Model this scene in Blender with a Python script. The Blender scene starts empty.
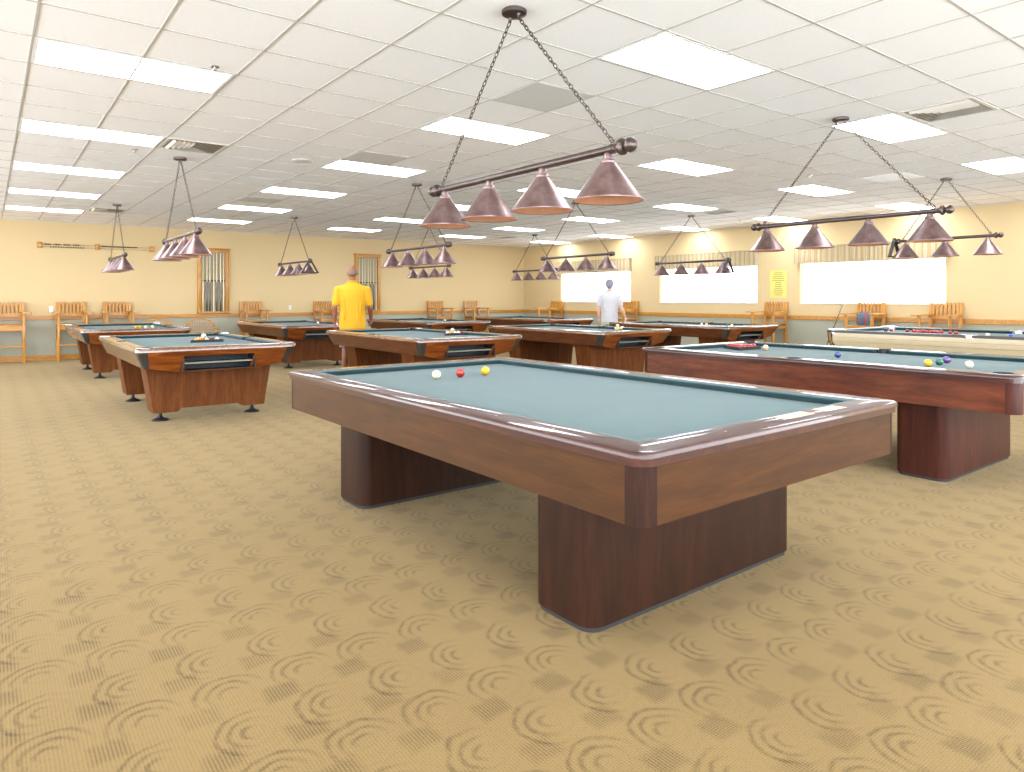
import bpy, bmesh, math, random
from mathutils import Vector, Matrix
random.seed(7)
PI = math.pi
sc = bpy.context.scene
COL = sc.collection
# ------------------------------------------------------------------ camera
F, HY, YAW, EYE = 688.0, 298.2, 0.651, 1.31
CEIL = EYE + 1.63
SN, CS = math.sin(YAW), math.cos(YAW)
cam = bpy.data.cameras.new('camera')
cam.sensor_fit = 'HORIZONTAL'; cam.sensor_width = 36.0
cam.lens = F / 1024 * 36.0
cam.shift_y = -(386 - HY) / 1024
cam.clip_start = 0.05; cam.clip_end = 200
co = bpy.data.objects.new('camera', cam); COL.objects.link(co)
co.location = (0, 0, EYE); co.rotation_euler = (PI / 2, 0, -YAW)
sc.camera = co
vs = sc.view_settings
vs.view_transform = 'Standard'; vs.look = 'None'; vs.gamma = 1.0; vs.use_curve_mapping = False
vs.exposure = 0.88
sc.cycles.use_denoising = True
sc.cycles.max_bounces = 8
sc.cycles.diffuse_bounces = 5
sc.cycles.glossy_bounces = 4
sc.cycles.transparent_max_bounces = 8
sc.cycles.sample_clamp_indirect = 6
sc.cycles.caustics_reflective = False
sc.cycles.caustics_refractive = False

# ------------------------------------------------------------------ materials
def lin(c):
    return tuple((v / 255 / 12.92 if v / 255 <= 0.04045 else ((v / 255 + 0.055) / 1.055) ** 2.4) for v in c) + (1.0,)

class NT:
    def __init__(self, name):
        self.m = bpy.data.materials.new(name); self.m.use_nodes = True
        self.t = self.m.node_tree; self.n = self.t.nodes; self.l = self.t.links
        self.b = self.n['Principled BSDF']
    def new(self, typ, **kw):
        n = self.n.new(typ)
        for k, v in kw.items(): setattr(n, k, v)
        return n
    def put(self, sock, v):
        if hasattr(v, 'is_output') or isinstance(v, bpy.types.NodeSocket): self.l.new(v, sock)
        else: sock.default_value = v
    def math(self, op, a, b=None, c=None, clamp=False):
        n = self.new('ShaderNodeMath', operation=op); n.use_clamp = clamp
        self.put(n.inputs[0], a)
        if b is not None: self.put(n.inputs[1], b)
        if c is not None: self.put(n.inputs[2], c)
        return n.outputs[0]
    def mix(self, f, a, b):
        n = self.new('ShaderNodeMix', data_type='RGBA')
        self.put(n.inputs[0], f); self.put(n.inputs[6], a); self.put(n.inputs[7], b)
        return n.outputs[2]
    def coord(self, scale=(1, 1, 1), kind='Object'):
        tc = self.new('ShaderNodeTexCoord'); mp = self.new('ShaderNodeMapping')
        mp.inputs['Scale'].default_value = scale
        self.l.new(tc.outputs[kind], mp.inputs['Vector'])
        return mp.outputs[0]
    def noise(self, vec, scale=5, detail=3, rough=0.5, dist=0):
        n = self.new('ShaderNodeTexNoise'); self.l.new(vec, n.inputs['Vector'])
        n.inputs['Scale'].default_value = scale; n.inputs['Detail'].default_value = detail
        n.inputs['Roughness'].default_value = rough; n.inputs['Distortion'].default_value = dist
        return n.outputs['Fac']
    def ramp(self, f, stops):
        n = self.new('ShaderNodeValToRGB'); self.l.new(f, n.inputs[0])
        e = n.color_ramp.elements
        while len(e) < len(stops): e.new(0.5)
        for el, (p, c) in zip(e, stops): el.position = p; el.color = c
        return n.outputs[0]
    def bump(self, h, s=0.2, d=0.002):
        n = self.new('ShaderNodeBump'); n.inputs['Strength'].default_value = s; n.inputs['Distance'].default_value = d
        self.l.new(h, n.inputs['Height']); self.l.new(n.outputs[0], self.b.inputs['Normal'])
    def fin(self, col=None, rough=0.5, metal=0.0, spec=0.5, coat=0.0, coatr=0.05):
        if col is not None: self.put(self.b.inputs['Base Color'], col)
        self.put(self.b.inputs['Roughness'], rough); self.b.inputs['Metallic'].default_value = metal
        self.b.inputs['Specular IOR Level'].default_value = spec
        self.b.inputs['Coat Weight'].default_value = coat; self.b.inputs['Coat Roughness'].default_value = coatr
        return self.m

def plain(name, rgb, rough=0.5, metal=0.0, var=0.06, scale=20, spec=0.5, coat=0.0):
    t = NT(name); v = t.coord()
    n = t.noise(v, scale, 3)
    c = lin(rgb)
    lo = tuple(x * (1 - var) for x in c[:3]) + (1,); hi = tuple(min(1, x * (1 + var)) for x in c[:3]) + (1,)
    return t.fin(t.ramp(n, [(0.3, lo), (0.7, hi)]), rough, metal, spec, coat)

def wood(name, dark, mid, light, axis='y', scale=3.0, rough=0.3, coat=0.3, coatr=0.1, stretch=14, spec=0.5):
    t = NT(name)
    s = {'x': (1, stretch, stretch), 'y': (stretch, 1, stretch), 'z': (stretch, stretch, 1)}[axis]
    v = t.coord(s)
    n1 = t.noise(v, scale, 4, 0.6, 0.4)
    n2 = t.noise(v, scale * 5, 2, 0.5)
    f = t.math('ADD', t.math('MULTIPLY', n1, 0.75), t.math('MULTIPLY', n2, 0.25))
    c = t.ramp(f, [(0.34, lin(dark)), (0.5, lin(mid)), (0.66, lin(light))])
    return t.fin(c, rough, 0, spec, coat, coatr)

M = {}
# carpet: rows of ring arcs with darker woven patches, 25 cm repeat
def carpet():
    t = NT('carpet'); v = t.coord()
    sp = t.new('ShaderNodeSeparateXYZ'); t.l.new(v, sp.inputs[0])
    x, y = sp.outputs[0], sp.outputs[1]
    wx = t.math('MULTIPLY', t.math('SUBTRACT', t.noise(v, 7, 2), 0.5), 0.16)
    wy = t.math('MULTIPLY', t.math('SUBTRACT', t.noise(t.coord((1.3, 1.1, 1)), 9, 2), 0.5), 0.16)
    P = 0.25
    xs = t.math('ADD', t.math('DIVIDE', t.math('SUBTRACT', x, 0.14), P), wx)
    ys = t.math('ADD', t.math('DIVIDE', t.math('SUBTRACT', y, 2.38), P), wy)
    ci = t.math('ROUND', xs); cj = t.math('ROUND', ys)
    u = t.math('SUBTRACT', xs, ci); w = t.math('SUBTRACT', ys, cj)
    r = t.math('SQRT', t.math('ADD', t.math('POWER', u, 2), t.math('POWER', w, 2)))
    par = t.math('FLOORED_MODULO', cj, 2.0)
    ph = t.math('MULTIPLY', t.math('SUBTRACT', r, 0.13), 2 * PI / 0.155)
    ring = t.math('POWER', t.math('MULTIPLY_ADD', t.math('COSINE', ph), 0.5, 0.5), 2.0)
    inside = t.math('LESS_THAN', r, 0.50)
    rr = t.math('MAXIMUM', r, 0.02)
    da = t.math('DIVIDE', t.math('ADD', t.math('MULTIPLY', w, 0.9), t.math('MULTIPLY', u, -0.35)), rr)
    db = t.math('DIVIDE', t.math('ADD', t.math('MULTIPLY', u, -0.9), t.math('MULTIPLY', w, 0.3)), rr)
    dsel = t.math('ADD', t.math('MULTIPLY', da, t.math('SUBTRACT', 1.0, par)), t.math('MULTIPLY', db, par))
    fade = t.math('ADD', t.math('MULTIPLY', t.math('ADD', dsel, 0.25, clamp=True), 0.8), 0.10)
    brk = t.math('MULTIPLY_ADD', t.noise(v, 30, 2), 2.2, -0.25)
    ringm = t.math('MULTIPLY', t.math('MULTIPLY', t.math('MULTIPLY', ring, inside), fade), brk, clamp=True)
    hu = t.math('SUBTRACT', t.math('ABSOLUTE', t.math('SUBTRACT', t.math('FRACT', xs), 0.55)), 0.23)
    hw = t.math('SUBTRACT', t.math('ABSOLUTE', t.math('SUBTRACT', t.math('FRACT', ys), 0.64)), 0.20)
    box = t.math('MAXIMUM', hu, hw)
    patch = t.math('SUBTRACT', 1.0, t.math('MULTIPLY', t.math('ADD', box, 0.07), 9.0, clamp=True), clamp=True)
    rib = t.math('MULTIPLY_ADD', t.math('SINE', t.math('ADD', t.math('MULTIPLY', x, 2 * PI / 0.0105), t.math('MULTIPLY', wx, 12.0))), 0.5, 0.5)
    rib2 = t.math('MULTIPLY_ADD', t.math('SINE', t.math('MULTIPLY', y, 2 * PI / 0.0085)), 0.5, 0.5)
    fine = t.noise(v, 240, 2)
    mid = t.noise(v, 3.2, 3)
    big = t.noise(v, 0.55, 3)
    dk = t.math('MULTIPLY', ringm, 0.5)
    dk = t.math('ADD', dk, t.math('MULTIPLY', t.math('MULTIPLY', patch, mid), t.math('ADD', 0.24, t.math('MULTIPLY', rib, 0.5))))
    dk = t.math('ADD', dk, t.math('MULTIPLY', t.math('MULTIPLY', rib, rib2), 0.36))
    dk = t.math('ADD', dk, t.math('MULTIPLY', t.math('SUBTRACT', fine, 0.5), 1.3))
    dk = t.math('ADD', dk, t.math('MULTIPLY', t.math('SUBTRACT', mid, 0.5), 0.22))
    dk = t.math('ADD', dk, t.math('MULTIPLY', t.math('SUBTRACT', big, 0.5), 0.35), clamp=True)
    c = t.mix(dk, lin((122, 100, 63)), lin((52, 39, 21)))
    m = t.fin(c, 0.95, 0, 0.1)
    t.b.inputs['Sheen Weight'].default_value = 0.20; t.b.inputs['Sheen Roughness'].default_value = 0.45
    t.b.inputs['Sheen Tint'].default_value = (1.0, 0.80, 0.50, 1)
    return m
M['carpet'] = carpet()

def wallmat(name, up, low, z):
    t = NT(name); v = t.coord()
    sp = t.new('ShaderNodeSeparateXYZ'); t.l.new(v, sp.inputs[0])
    f = t.math('LESS_THAN', sp.outputs[2], z)
    n = t.noise(v, 1.5, 3)
    cu = t.mix(n, lin(up), lin(tuple(int(c * 0.985) for c in up)))
    c = t.mix(f, cu, lin(low))
    h = t.noise(v, 220, 2); t.bump(h, 0.1, 0.001)
    return t.fin(c, 0.75, 0, 0.25)
M['wall'] = wallmat('painted_wall', (202, 178, 135), (164, 164, 146), 0.90)

def ceilmat():
    t = NT('ceiling_tile'); v = t.coord()
    n = t.noise(v, 160, 3); n2 = t.noise(v, 0.6, 2)
    c = t.ramp(n, [(0.35, lin((243, 242, 241))), (0.6, lin((249, 248, 248)))])
    t.bump(n, 0.15, 0.002)
    return t.fin(c, 0.9, 0, 0.2)
M['ceil'] = ceilmat()
M['tbar'] = plain('grid_bar_paint', (186, 181, 174), 0.6, var=0.02)
M['white'] = plain('white_paint', (238, 236, 232), 0.5, var=0.02)
M['offwhite'] = plain('off_white_enamel', (222, 216, 206), 0.45, var=0.02)
M['grille'] = plain('grey_grille', (214, 213, 210), 0.6, var=0.05, scale=300)
M['oak'] = wood('honey_oak', (156, 100, 28), (180, 124, 46), (198, 146, 66), 'x', 2.5, 0.35, 0.2)
M['oakv'] = wood('honey_oak_upright', (154, 98, 27), (180, 124, 46), (200, 148, 68), 'z', 2.5, 0.35, 0.2)
M['mahog'] = wood('mahogany', (50, 27, 7), (60, 33, 10), (70, 40, 13), 'y', 2.2, 0.55, 0.5, 0.06, 10, 0.15)
M['mahogx'] = wood('mahogany_cross', (50, 27, 7), (60, 33, 10), (70, 40, 13), 'x', 2.2, 0.55, 0.15, 0.06, 10, 0.15)
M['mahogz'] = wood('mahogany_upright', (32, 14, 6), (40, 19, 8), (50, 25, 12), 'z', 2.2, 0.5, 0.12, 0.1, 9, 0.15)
M['mahogr'] = wood('mahogany_rail', (44, 16, 8), (56, 22, 11), (70, 30, 16), 'y', 2.2, 0.4, 0.6, 0.05, 10, 0.25)
M['cherry'] = wood('red_cherry', (62, 26, 13), (82, 37, 19), (100, 48, 27), 'y', 2.6, 0.5, 0.4, 0.06, 8, 0.2)
M['cherryx'] = wood('red_cherry_cross', (62, 26, 13), (82, 37, 19), (100, 48, 27), 'x', 2.6, 0.5, 0.3, 0.06, 8, 0.2)
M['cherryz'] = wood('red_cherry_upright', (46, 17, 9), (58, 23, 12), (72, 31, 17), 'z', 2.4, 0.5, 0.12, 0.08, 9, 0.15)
M['rose'] = wood('rosewood', (72, 34, 16), (92, 46, 23), (112, 60, 33), 'y', 2.4, 0.5, 0.9, 0.05, 9, 0.2)
M['rosex'] = wood('rosewood_cross', (84, 36, 9), (120, 58, 17), (150, 82, 30), 'x', 2.6, 0.3, 0.4, 0.14, 9)
M['walnut'] = wood('walnut_pedestal', (82, 43, 16), (96, 53, 22), (110, 64, 30), 'z', 2.6, 0.6, 0.05, 0.2, 7, 0.12)
M['railw'] = wood('rail_laminate', (84, 52, 34), (106, 70, 48), (130, 92, 66), 'y', 2.6, 0.18, 1.0, 0.06, 10)
def cloth(name, rgb):
    t = NT(name); v = t.coord()
    n = t.noise(v, 5, 3); f = t.noise(v, 500, 2)
    c = lin(rgb)
    a = tuple(x * 0.93 for x in c[:3]) + (1,); b = tuple(min(1, x * 1.06) for x in c[:3]) + (1,)
    t.bump(f, 0.1, 0.0005)
    m = t.fin(t.ramp(n, [(0.3, a), (0.7, b)]), 0.9, 0, 0.2)
    t.b.inputs['Sheen Weight'].default_value = 0.14; t.b.inputs['Sheen Roughness'].default_value = 0.5
    return m
M['cloth'] = cloth('billiard_cloth', (50, 80, 80))
M['cushion'] = cloth('cushion_cloth', (36, 64, 67))
M['black'] = plain('black_leather', (24, 24, 26), 0.5)
M['rubber'] = plain('black_rubber', (30, 30, 32), 0.6)
M['steel'] = plain('dark_casting', (74, 72, 68), 0.38, 0.5, var=0.08)
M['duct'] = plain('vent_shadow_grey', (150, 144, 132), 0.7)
M['shelf'] = plain('grey_green_shelf', (118, 122, 110), 0.4)
M['chrome'] = plain('brushed_metal', (196, 194, 196), 0.22, 0.9, var=0.03)
M['copper'] = None
def copper():
    t = NT('antique_copper'); v = t.coord()
    n = t.noise(v, 9, 4, 0.6); n2 = t.noise(v, 60, 2)
    f = t.math('ADD', t.math('MULTIPLY', n, 0.8), t.math('MULTIPLY', n2, 0.2))
    c = t.ramp(f, [(0.3, lin((102, 78, 73))), (0.5, lin((130, 104, 100))), (0.7, lin((146, 132, 134)))])
    return t.fin(c, 0.36, 0.75)
M['copper'] = copper()
M['copper_in'] = plain('bright_copper_lining', (228, 158, 120), 0.4, 0.5, var=0.06)
M['bronze'] = plain('bronze_tube', (86, 74, 70), 0.32, 0.8, var=0.15)
M['chain'] = plain('dark_chain', (80, 70, 62), 0.4, 0.7)
M['ivory'] = plain('ivory_panel', (186, 170, 138), 0.35, var=0.03, coat=0.3)
M['glassw'] = None
def pane():
    t = NT('window_glass')
    tr = t.new('ShaderNodeBsdfTransparent'); gl = t.new('ShaderNodeBsdfGlossy'); gl.inputs['Roughness'].default_value = 0.02
    mx = t.new('ShaderNodeMixShader'); mx.inputs[0].default_value = 0.06
    t.l.new(tr.outputs[0], mx.inputs[1]); t.l.new(gl.outputs[0], mx.inputs[2])
    t.l.new(mx.outputs[0], t.n['Material Output'].inputs[0])
    return t.m
M['pane'] = pane()
def emit(name, rgb, s):
    t = NT(name); e = t.new('ShaderNodeEmission'); e.inputs[0].default_value = lin(rgb); e.inputs[1].default_value = s
    t.l.new(e.outputs[0], t.n['Material Output'].inputs[0]); return t.m
LIGHT = 11.0
M['diffuser'] = emit('lit_diffuser', (238, 246, 255), LIGHT)
def valmat():
    t = NT('striped_valance'); v = t.coord()
    sp = t.new('ShaderNodeSeparateXYZ'); t.l.new(v, sp.inputs[0])
    s1 = t.math('MULTIPLY_ADD', t.math('SINE', t.math('MULTIPLY', sp.outputs[1], 2 * PI / 0.12)), 0.5, 0.5)
    s2 = t.math('MULTIPLY_ADD', t.math('SINE', t.math('MULTIPLY', sp.outputs[1], 2 * PI / 0.045)), 0.5, 0.5)
    f = t.math('ADD', t.math('MULTIPLY', s1, 0.6), t.math('MULTIPLY', s2, 0.4))
    c = t.ramp(f, [(0.2, lin((160, 136, 96))), (0.5, lin((180, 160, 122))), (0.8, lin((172, 160, 138)))])
    return t.fin(c, 0.85, 0, 0.2)
M['valance'] = valmat()
def ballmat(name, rgb): return plain(name, rgb, 0.12, var=0.01, coat=0.5)
BALL = {k: ballmat(k + '_ball', c) for k, c in dict(ivory=(208, 198, 160), white=(214, 208, 192), red=(160, 34, 28), yellow=(214, 162, 14), green=(36, 96, 80), purple=(92, 62, 132), blue=(44, 66, 120), pink=(236, 176, 140), orange=(226, 120, 40), maroon=(112, 34, 36), black=(26, 26, 30), royal=(40, 80, 190)).items()}

# ------------------------------------------------------------------ mesh helpers
def BM(): return bmesh.new()
def box(bm, x0, x1, y0, y1, z0, z1, bev=0.0):
    mtx = Matrix.Translation(((x0 + x1) / 2, (y0 + y1) / 2, (z0 + z1) / 2)) @ Matrix.Diagonal((x1 - x0, y1 - y0, z1 - z0, 1))
    r = bmesh.ops.create_cube(bm, size=1.0, matrix=mtx)
    if bev > 0:
        es = list({e for v in r['verts'] for e in v.link_edges})
        bmesh.ops.bevel(bm, geom=es, offset=bev, segments=2, affect='EDGES', profile=0.5)
def slab(bm, pts, off):
    """polygon pts (3D) extruded by vector off"""
    off = Vector(off)
    a = [bm.verts.new(p) for p in pts]; b = [bm.verts.new(Vector(p) + off) for p in pts]
    n = len(pts)
    bm.faces.new(a); bm.faces.new(list(reversed(b)))
    for i in range(n):
        bm.faces.new((a[(i + 1) % n], a[i], b[i], b[(i + 1) % n]))
def loft(bm, rings, cap=True):
    vr = [[bm.verts.new(p) for p in r] for r in rings]
    n = len(rings[0])
    for a, b in zip(vr, vr[1:]):
        for i in range(n): bm.faces.new((a[i], a[(i + 1) % n], b[(i + 1) % n], b[i]))
    if cap:
        bm.faces.new(list(reversed(vr[0]))); bm.faces.new(vr[-1])
def lathe(bm, prof, seg=24, c=(0, 0, 0), axis='z', cap=True):
    rings = []
    for r, h in prof:
        ring = []
        for k in range(seg):
            a = 2 * PI * k / seg
            p = (r * math.cos(a), r * math.sin(a), h)
            if axis == 'y': p = (p[0], h, -p[1])
            if axis == 'x': p = (h, p[0], p[1])
            ring.append((p[0] + c[0], p[1] + c[1], p[2] + c[2]))
        rings.append(ring)
    loft(bm, rings, cap)
def tube(bm, pts, r, seg=8):
    pts = [Vector(p) for p in pts]
    rad = r if isinstance(r, (list, tuple)) else [r] * len(pts)
    rings = []; s = None
    for i, p in enumerate(pts):
        d = (pts[min(i + 1, len(pts) - 1)] - pts[max(i - 1, 0)]).normalized()
        if s is None:
            up = Vector((0, 0, 1)) if abs(d.z) < 0.9 else Vector((1, 0, 0))
            s = d.cross(up).normalized()
        else:                                            # carry the frame along the path without twist
            s = s - d * s.dot(d)
            s = s.normalized() if s.length > 1e-6 else d.orthogonal().normalized()
        t = s.cross(d).normalized()
        rings.append([p + (s * math.cos(2 * PI * k / seg) + t * math.sin(2 * PI * k / seg)) * rad[i] for k in range(seg)])
    loft(bm, rings)
def poly_ring(bm, outer, inner, z0, z1, bev=0.0):
    """flat ring between two 2D loops, given thickness; the outer top edge is eased by bev"""
    def loop(pts, z): return [bm.verts.new((p[0], p[1], z)) for p in pts]
    def inset(pts, d):
        n = len(pts); out = []
        for i in range(n):
            a, b, c = Vector(pts[i - 1]), Vector(pts[i]), Vector(pts[(i + 1) % n])
            n1 = (b - a); n2 = (c - b)
            n1 = Vector((-n1.y, n1.x)).normalized(); n2 = Vector((-n2.y, n2.x)).normalized()
            m = (n1 + n2)
            m = m / max(0.3, m.length_squared / 2)
            out.append(tuple(b + m * d))
        return out
    lv = [loop(outer, z0)]
    if bev > 0:
        lv.append(loop(outer, z1 - bev)); lv.append(loop(inset(outer, bev * 0.35), z1 - bev * 0.35)); lv.append(loop(inset(outer, bev), z1))
    else: lv.append(loop(outer, z1))
    for a, b in zip(lv, lv[1:]):
        for i in range(len(a)): bm.faces.new((a[i], a[(i + 1) % len(a)], b[(i + 1) % len(a)], b[i]))
    def fill(lo, li):
        es = []
        for L in (lo, li):
            if L is None: continue
            for i in range(len(L)):
                e = bm.edges.get((L[i], L[(i + 1) % len(L)])) or bm.edges.new((L[i], L[(i + 1) % len(L)]))
                es.append(e)
        bmesh.ops.triangle_fill(bm, edges=es, use_beauty=True)
    ib = it = None
    if inner:
        ib, it = loop(inner, z0), loop(inner, z1)
        for i in range(len(ib)): bm.faces.new((ib[(i + 1) % len(ib)], ib[i], it[i], it[(i + 1) % len(ib)]))
    fill(lv[-1], it); fill(lv[0], ib)
def chamfer_rect(hx, hy, c, seg=4):
    """2D loop, counter-clockwise, corners rounded with radius c"""
    out = []
    for sx, sy, a0 in ((1, 1, 0), (-1, 1, PI / 2), (-1, -1, PI), (1, -1, 3 * PI / 2)):
        for k in range(seg + 1):
            a = a0 + PI / 2 * k / seg
            out.append((sx * (hx - c) + c * math.cos(a), sy * (hy - c) + c * math.sin(a)))
    return out
def obj(name, bm, mat, parent=None, smooth=35):
    bmesh.ops.recalc_face_normals(bm, faces=bm.faces)
    me = bpy.data.meshes.new(name); bm.to_mesh(me); bm.free()
    me.materials.append(mat)
    if smooth:
        me.shade_smooth(); me.set_sharp_from_angle(angle=math.radians(smooth))
    o = bpy.data.objects.new(name, me); COL.objects.link(o)
    if parent is not None: o.parent = parent
    return o
def tag(o, label, cat, group=None):
    o['label'] = label; o['category'] = cat
    if group: o['group'] = group
    return o
def thing(name, label, cat, loc=(0, 0, 0), rz=0.0, group=None):
    o = bpy.data.objects.new(name, None); COL.objects.link(o); o.empty_display_size = 0.2
    o.location = loc; o.rotation_euler = (0, 0, rz)
    return tag(o, label, cat, group)
def struct(name, bm, mat, parent=None, smooth=0):
    o = obj(name, bm, mat, parent, smooth)
    if parent is None: o['kind'] = 'structure'
    return o
def dup(root, loc, rz, label, group=None):
    r = root.copy(); COL.objects.link(r); r.location = loc; r.rotation_euler = (0, 0, rz); r['label'] = label
    if group: r['group'] = group
    for ch in list(root.children):
        c = ch.copy(); COL.objects.link(c); c.parent = r
        for g in list(ch.children):
            d = g.copy(); COL.objects.link(d); d.parent = c
    return r

# ------------------------------------------------------------------ room
X0, X1, Y0, Y1 = -5.2, 13.75, -3.2, 17.42      # right wall at X1, back wall at Y1
bm = BM(); box(bm, X0, X1, Y0, Y1, -0.1, 0); struct('floor', bm, M['carpet'])
bm = BM(); box(bm, X0, X1, Y0, Y1, CEIL, CEIL + 0.1); struct('ceiling', bm, M['ceil'])
bm = BM(); box(bm, X0, X1 + 0.2, Y1, Y1 + 0.2, -0.1, CEIL + 0.1); struct('wall_back', bm, M['wall'])
WIN = [(12.79, 15.61, 'window_1'), (8.96, 11.77, 'window_2'), (5.13, 7.93, 'window_3')]
WZ0, WZ1 = 1.19, 2.16
bm = BM()
ys = [Y0] + [v for w in sorted(WIN) for v in (w[0], w[1])] + [Y1]
for i in range(0, len(ys), 2): box(bm, X1, X1 + 0.2, ys[i], ys[i + 1], -0.1, CEIL + 0.1)
for a, b, _ in WIN:
    box(bm, X1, X1 + 0.2, a, b, -0.1, WZ0); box(bm, X1, X1 + 0.2, a, b, WZ1, CEIL + 0.1)
struct('wall_right', bm, M['wall'])
GX, GY, T = 2.053, 3.372, 0.6096               # a crossing of the ceiling grid, and its pitch
bm = BM()
i0, i1 = math.ceil((X0 - GX) / T), math.floor((X1 - GX) / T)
j0, j1 = math.ceil((Y0 - GY) / T), math.floor((Y1 - GY) / T)
for i in range(i0, i1 + 1): box(bm, GX + i * T - 0.007, GX + i * T + 0.007, Y0, Y1, CEIL - 0.004, CEIL)
for j in range(j0, j1 + 1): box(bm, X0, X1, GY + j * T - 0.007, GY + j * T + 0.007, CEIL - 0.0035, CEIL)
struct('trim_1', bm, M['tbar'])
bm = BM(); box(bm, X0, X1 - 0.025, Y1 - 0.025, Y1, 0.855, 0.945, 0.006); struct('trim_2', bm, M['oak'])
bm = BM(); box(bm, X1 - 0.025, X1, Y0, Y1, 0.855, 0.945, 0.006); struct('trim_3', bm, M['oak'])
bm = BM(); box(bm, X0, X1 - 0.018, Y1 - 0.018, Y1, 0.0, 0.12, 0.004); struct('baseboard_back', bm, M['oak'])
bm = BM(); box(bm, X1 - 0.018, X1, Y0, Y1, 0.0, 0.12, 0.004); struct('baseboard_right', bm, M['oak'])
# angle trim where the ceiling meets the walls
bm = BM(); box(bm, X0, X1, Y1 - 0.02, Y1, CEIL - 0.02, CEIL); struct('trim_4', bm, M['tbar'])
bm = BM(); box(bm, X1 - 0.02, X1, Y0, Y1 - 0.02, CEIL - 0.02, CEIL); struct('trim_5', bm, M['tbar'])
for a, b, nm in WIN:
    bm = BM()
    poly_ring(bm, [(a, WZ0), (b, WZ0), (b, WZ1), (a, WZ1)], [(a + 0.03, WZ0 + 0.03), (b - 0.03, WZ0 + 0.03), (b - 0.03, WZ1 - 0.03), (a + 0.03, WZ1 - 0.03)], 0, 0.05)
    for v in bm.verts: v.co = Vector((X1 + 0.06 + v.co.z, v.co.x, v.co.y))
    w = struct(nm, bm, M['white'])
    bm = BM(); box(bm, X1 + 0.08, X1 + 0.086, a + 0.02, b - 0.02, WZ0 + 0.02, WZ1 - 0.02); obj('pane', bm, M['pane'], w, 0)
    bm = BM(); box(bm, X1 - 0.012, X1 + 0.07, a - 0.0, b + 0.0, WZ0 - 0.002, WZ0 + 0.016, 0.003); obj('sill', bm, M['offwhite'], w, 0)

# pleated valances over the windows
vdesc = {'window_1': 'over the far right-wall window near the room corner', 'window_2': 'over the middle window of the right wall', 'window_3': 'over the window beside the plain end of the right wall'}
for a, b, nm in WIN:
    a2, b2 = a - 0.04, b + 0.08
    z0, z1 = 2.03, 2.39
    n = int((b2 - a2) / 0.04)
    bm = BM(); front = []
    top = []; bot = []
    for k in range(n + 1):
        y = a2 + (b2 - a2) * k / n
        dx = 0.012 * (k % 2)
        top.append(Vector((X1 - 0.10 - dx, y, z1))); bot.append(Vector((X1 - 0.105 - dx, y, z0)))
    vt = [bm.verts.new(p) for p in top]; vb = [bm.verts.new(p) for p in bot]
    vt2 = [bm.verts.new(p + Vector((0.012, 0, 0))) for p in top]; vb2 = [bm.verts.new(p + Vector((0.012, 0, 0))) for p in bot]
    for k in range(n):
        bm.faces.new((vt[k], vt[k + 1], vb[k + 1], vb[k])); bm.faces.new((vt2[k + 1], vt2[k], vb2[k], vb2[k + 1]))
        bm.faces.new((vb[k], vb[k + 1], vb2[k + 1], vb2[k]))
    box(bm, X1 - 0.10, X1 - 0.001, a2, a2 + 0.012, z0, z1); box(bm, X1 - 0.10, X1 - 0.001, b2 - 0.012, b2, z0, z1)
    box(bm, X1 - 0.115, X1 - 0.001, a2, b2, z1 - 0.012, z1)
    tag(obj('window_valance', bm, M['valance'], None, 20), 'striped beige pleated fabric valance ' + vdesc[nm], 'valance')

# ------------------------------------------------------------------ ceiling fixtures
ORD = ['first', 'second', 'third', 'fourth', 'fifth', 'sixth', 'seventh', 'eighth']
lp = None
rows = [-3, 2, 7, 12, 17]
for ri, i in enumerate(rows):
    js = [20, 16, 12, 8, 4, 0, -4]
    for jj, j in enumerate(js):
        if j == -4 and i > 8: continue
        if i == 17 and j in (-4,): continue
        lab = f'lit flat ceiling panel, {ORD[jj]} from the back wall, in the {ORD[4 - ri]} line from the windows'
        x, y = GX + (i + 1) * T, GY + (j - 0.5) * T
        if lp is None:
            lp = thing('ceiling_light', lab, 'ceiling light', (x, y, CEIL), 0, 'recessed ceiling light panels')
            bm = BM(); poly_ring(bm, [(-T + .012, -T / 2 + .012), (T - .012, -T / 2 + .012), (T - .012, T / 2 - .012), (-T + .012, T / 2 - .012)], [(-T + .034, -T / 2 + .034), (T - .034, -T / 2 + .034), (T - .034, T / 2 - .034), (-T + .034, T / 2 - .034)], -0.006, 0.0)
            obj('frame', bm, M['white'], lp, 0)
            bm = BM(); box(bm, -T + .034, T - .034, -T / 2 + .034, T / 2 - .034, -0.003, -0.001); obj('diffuser', bm, M['diffuser'], lp, 0)
        else: dup(lp, (x, y, CEIL), 0, lab)

def tile(i, j): return GX + (i + 0.5) * T, GY + (j + 0.5) * T
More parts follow.
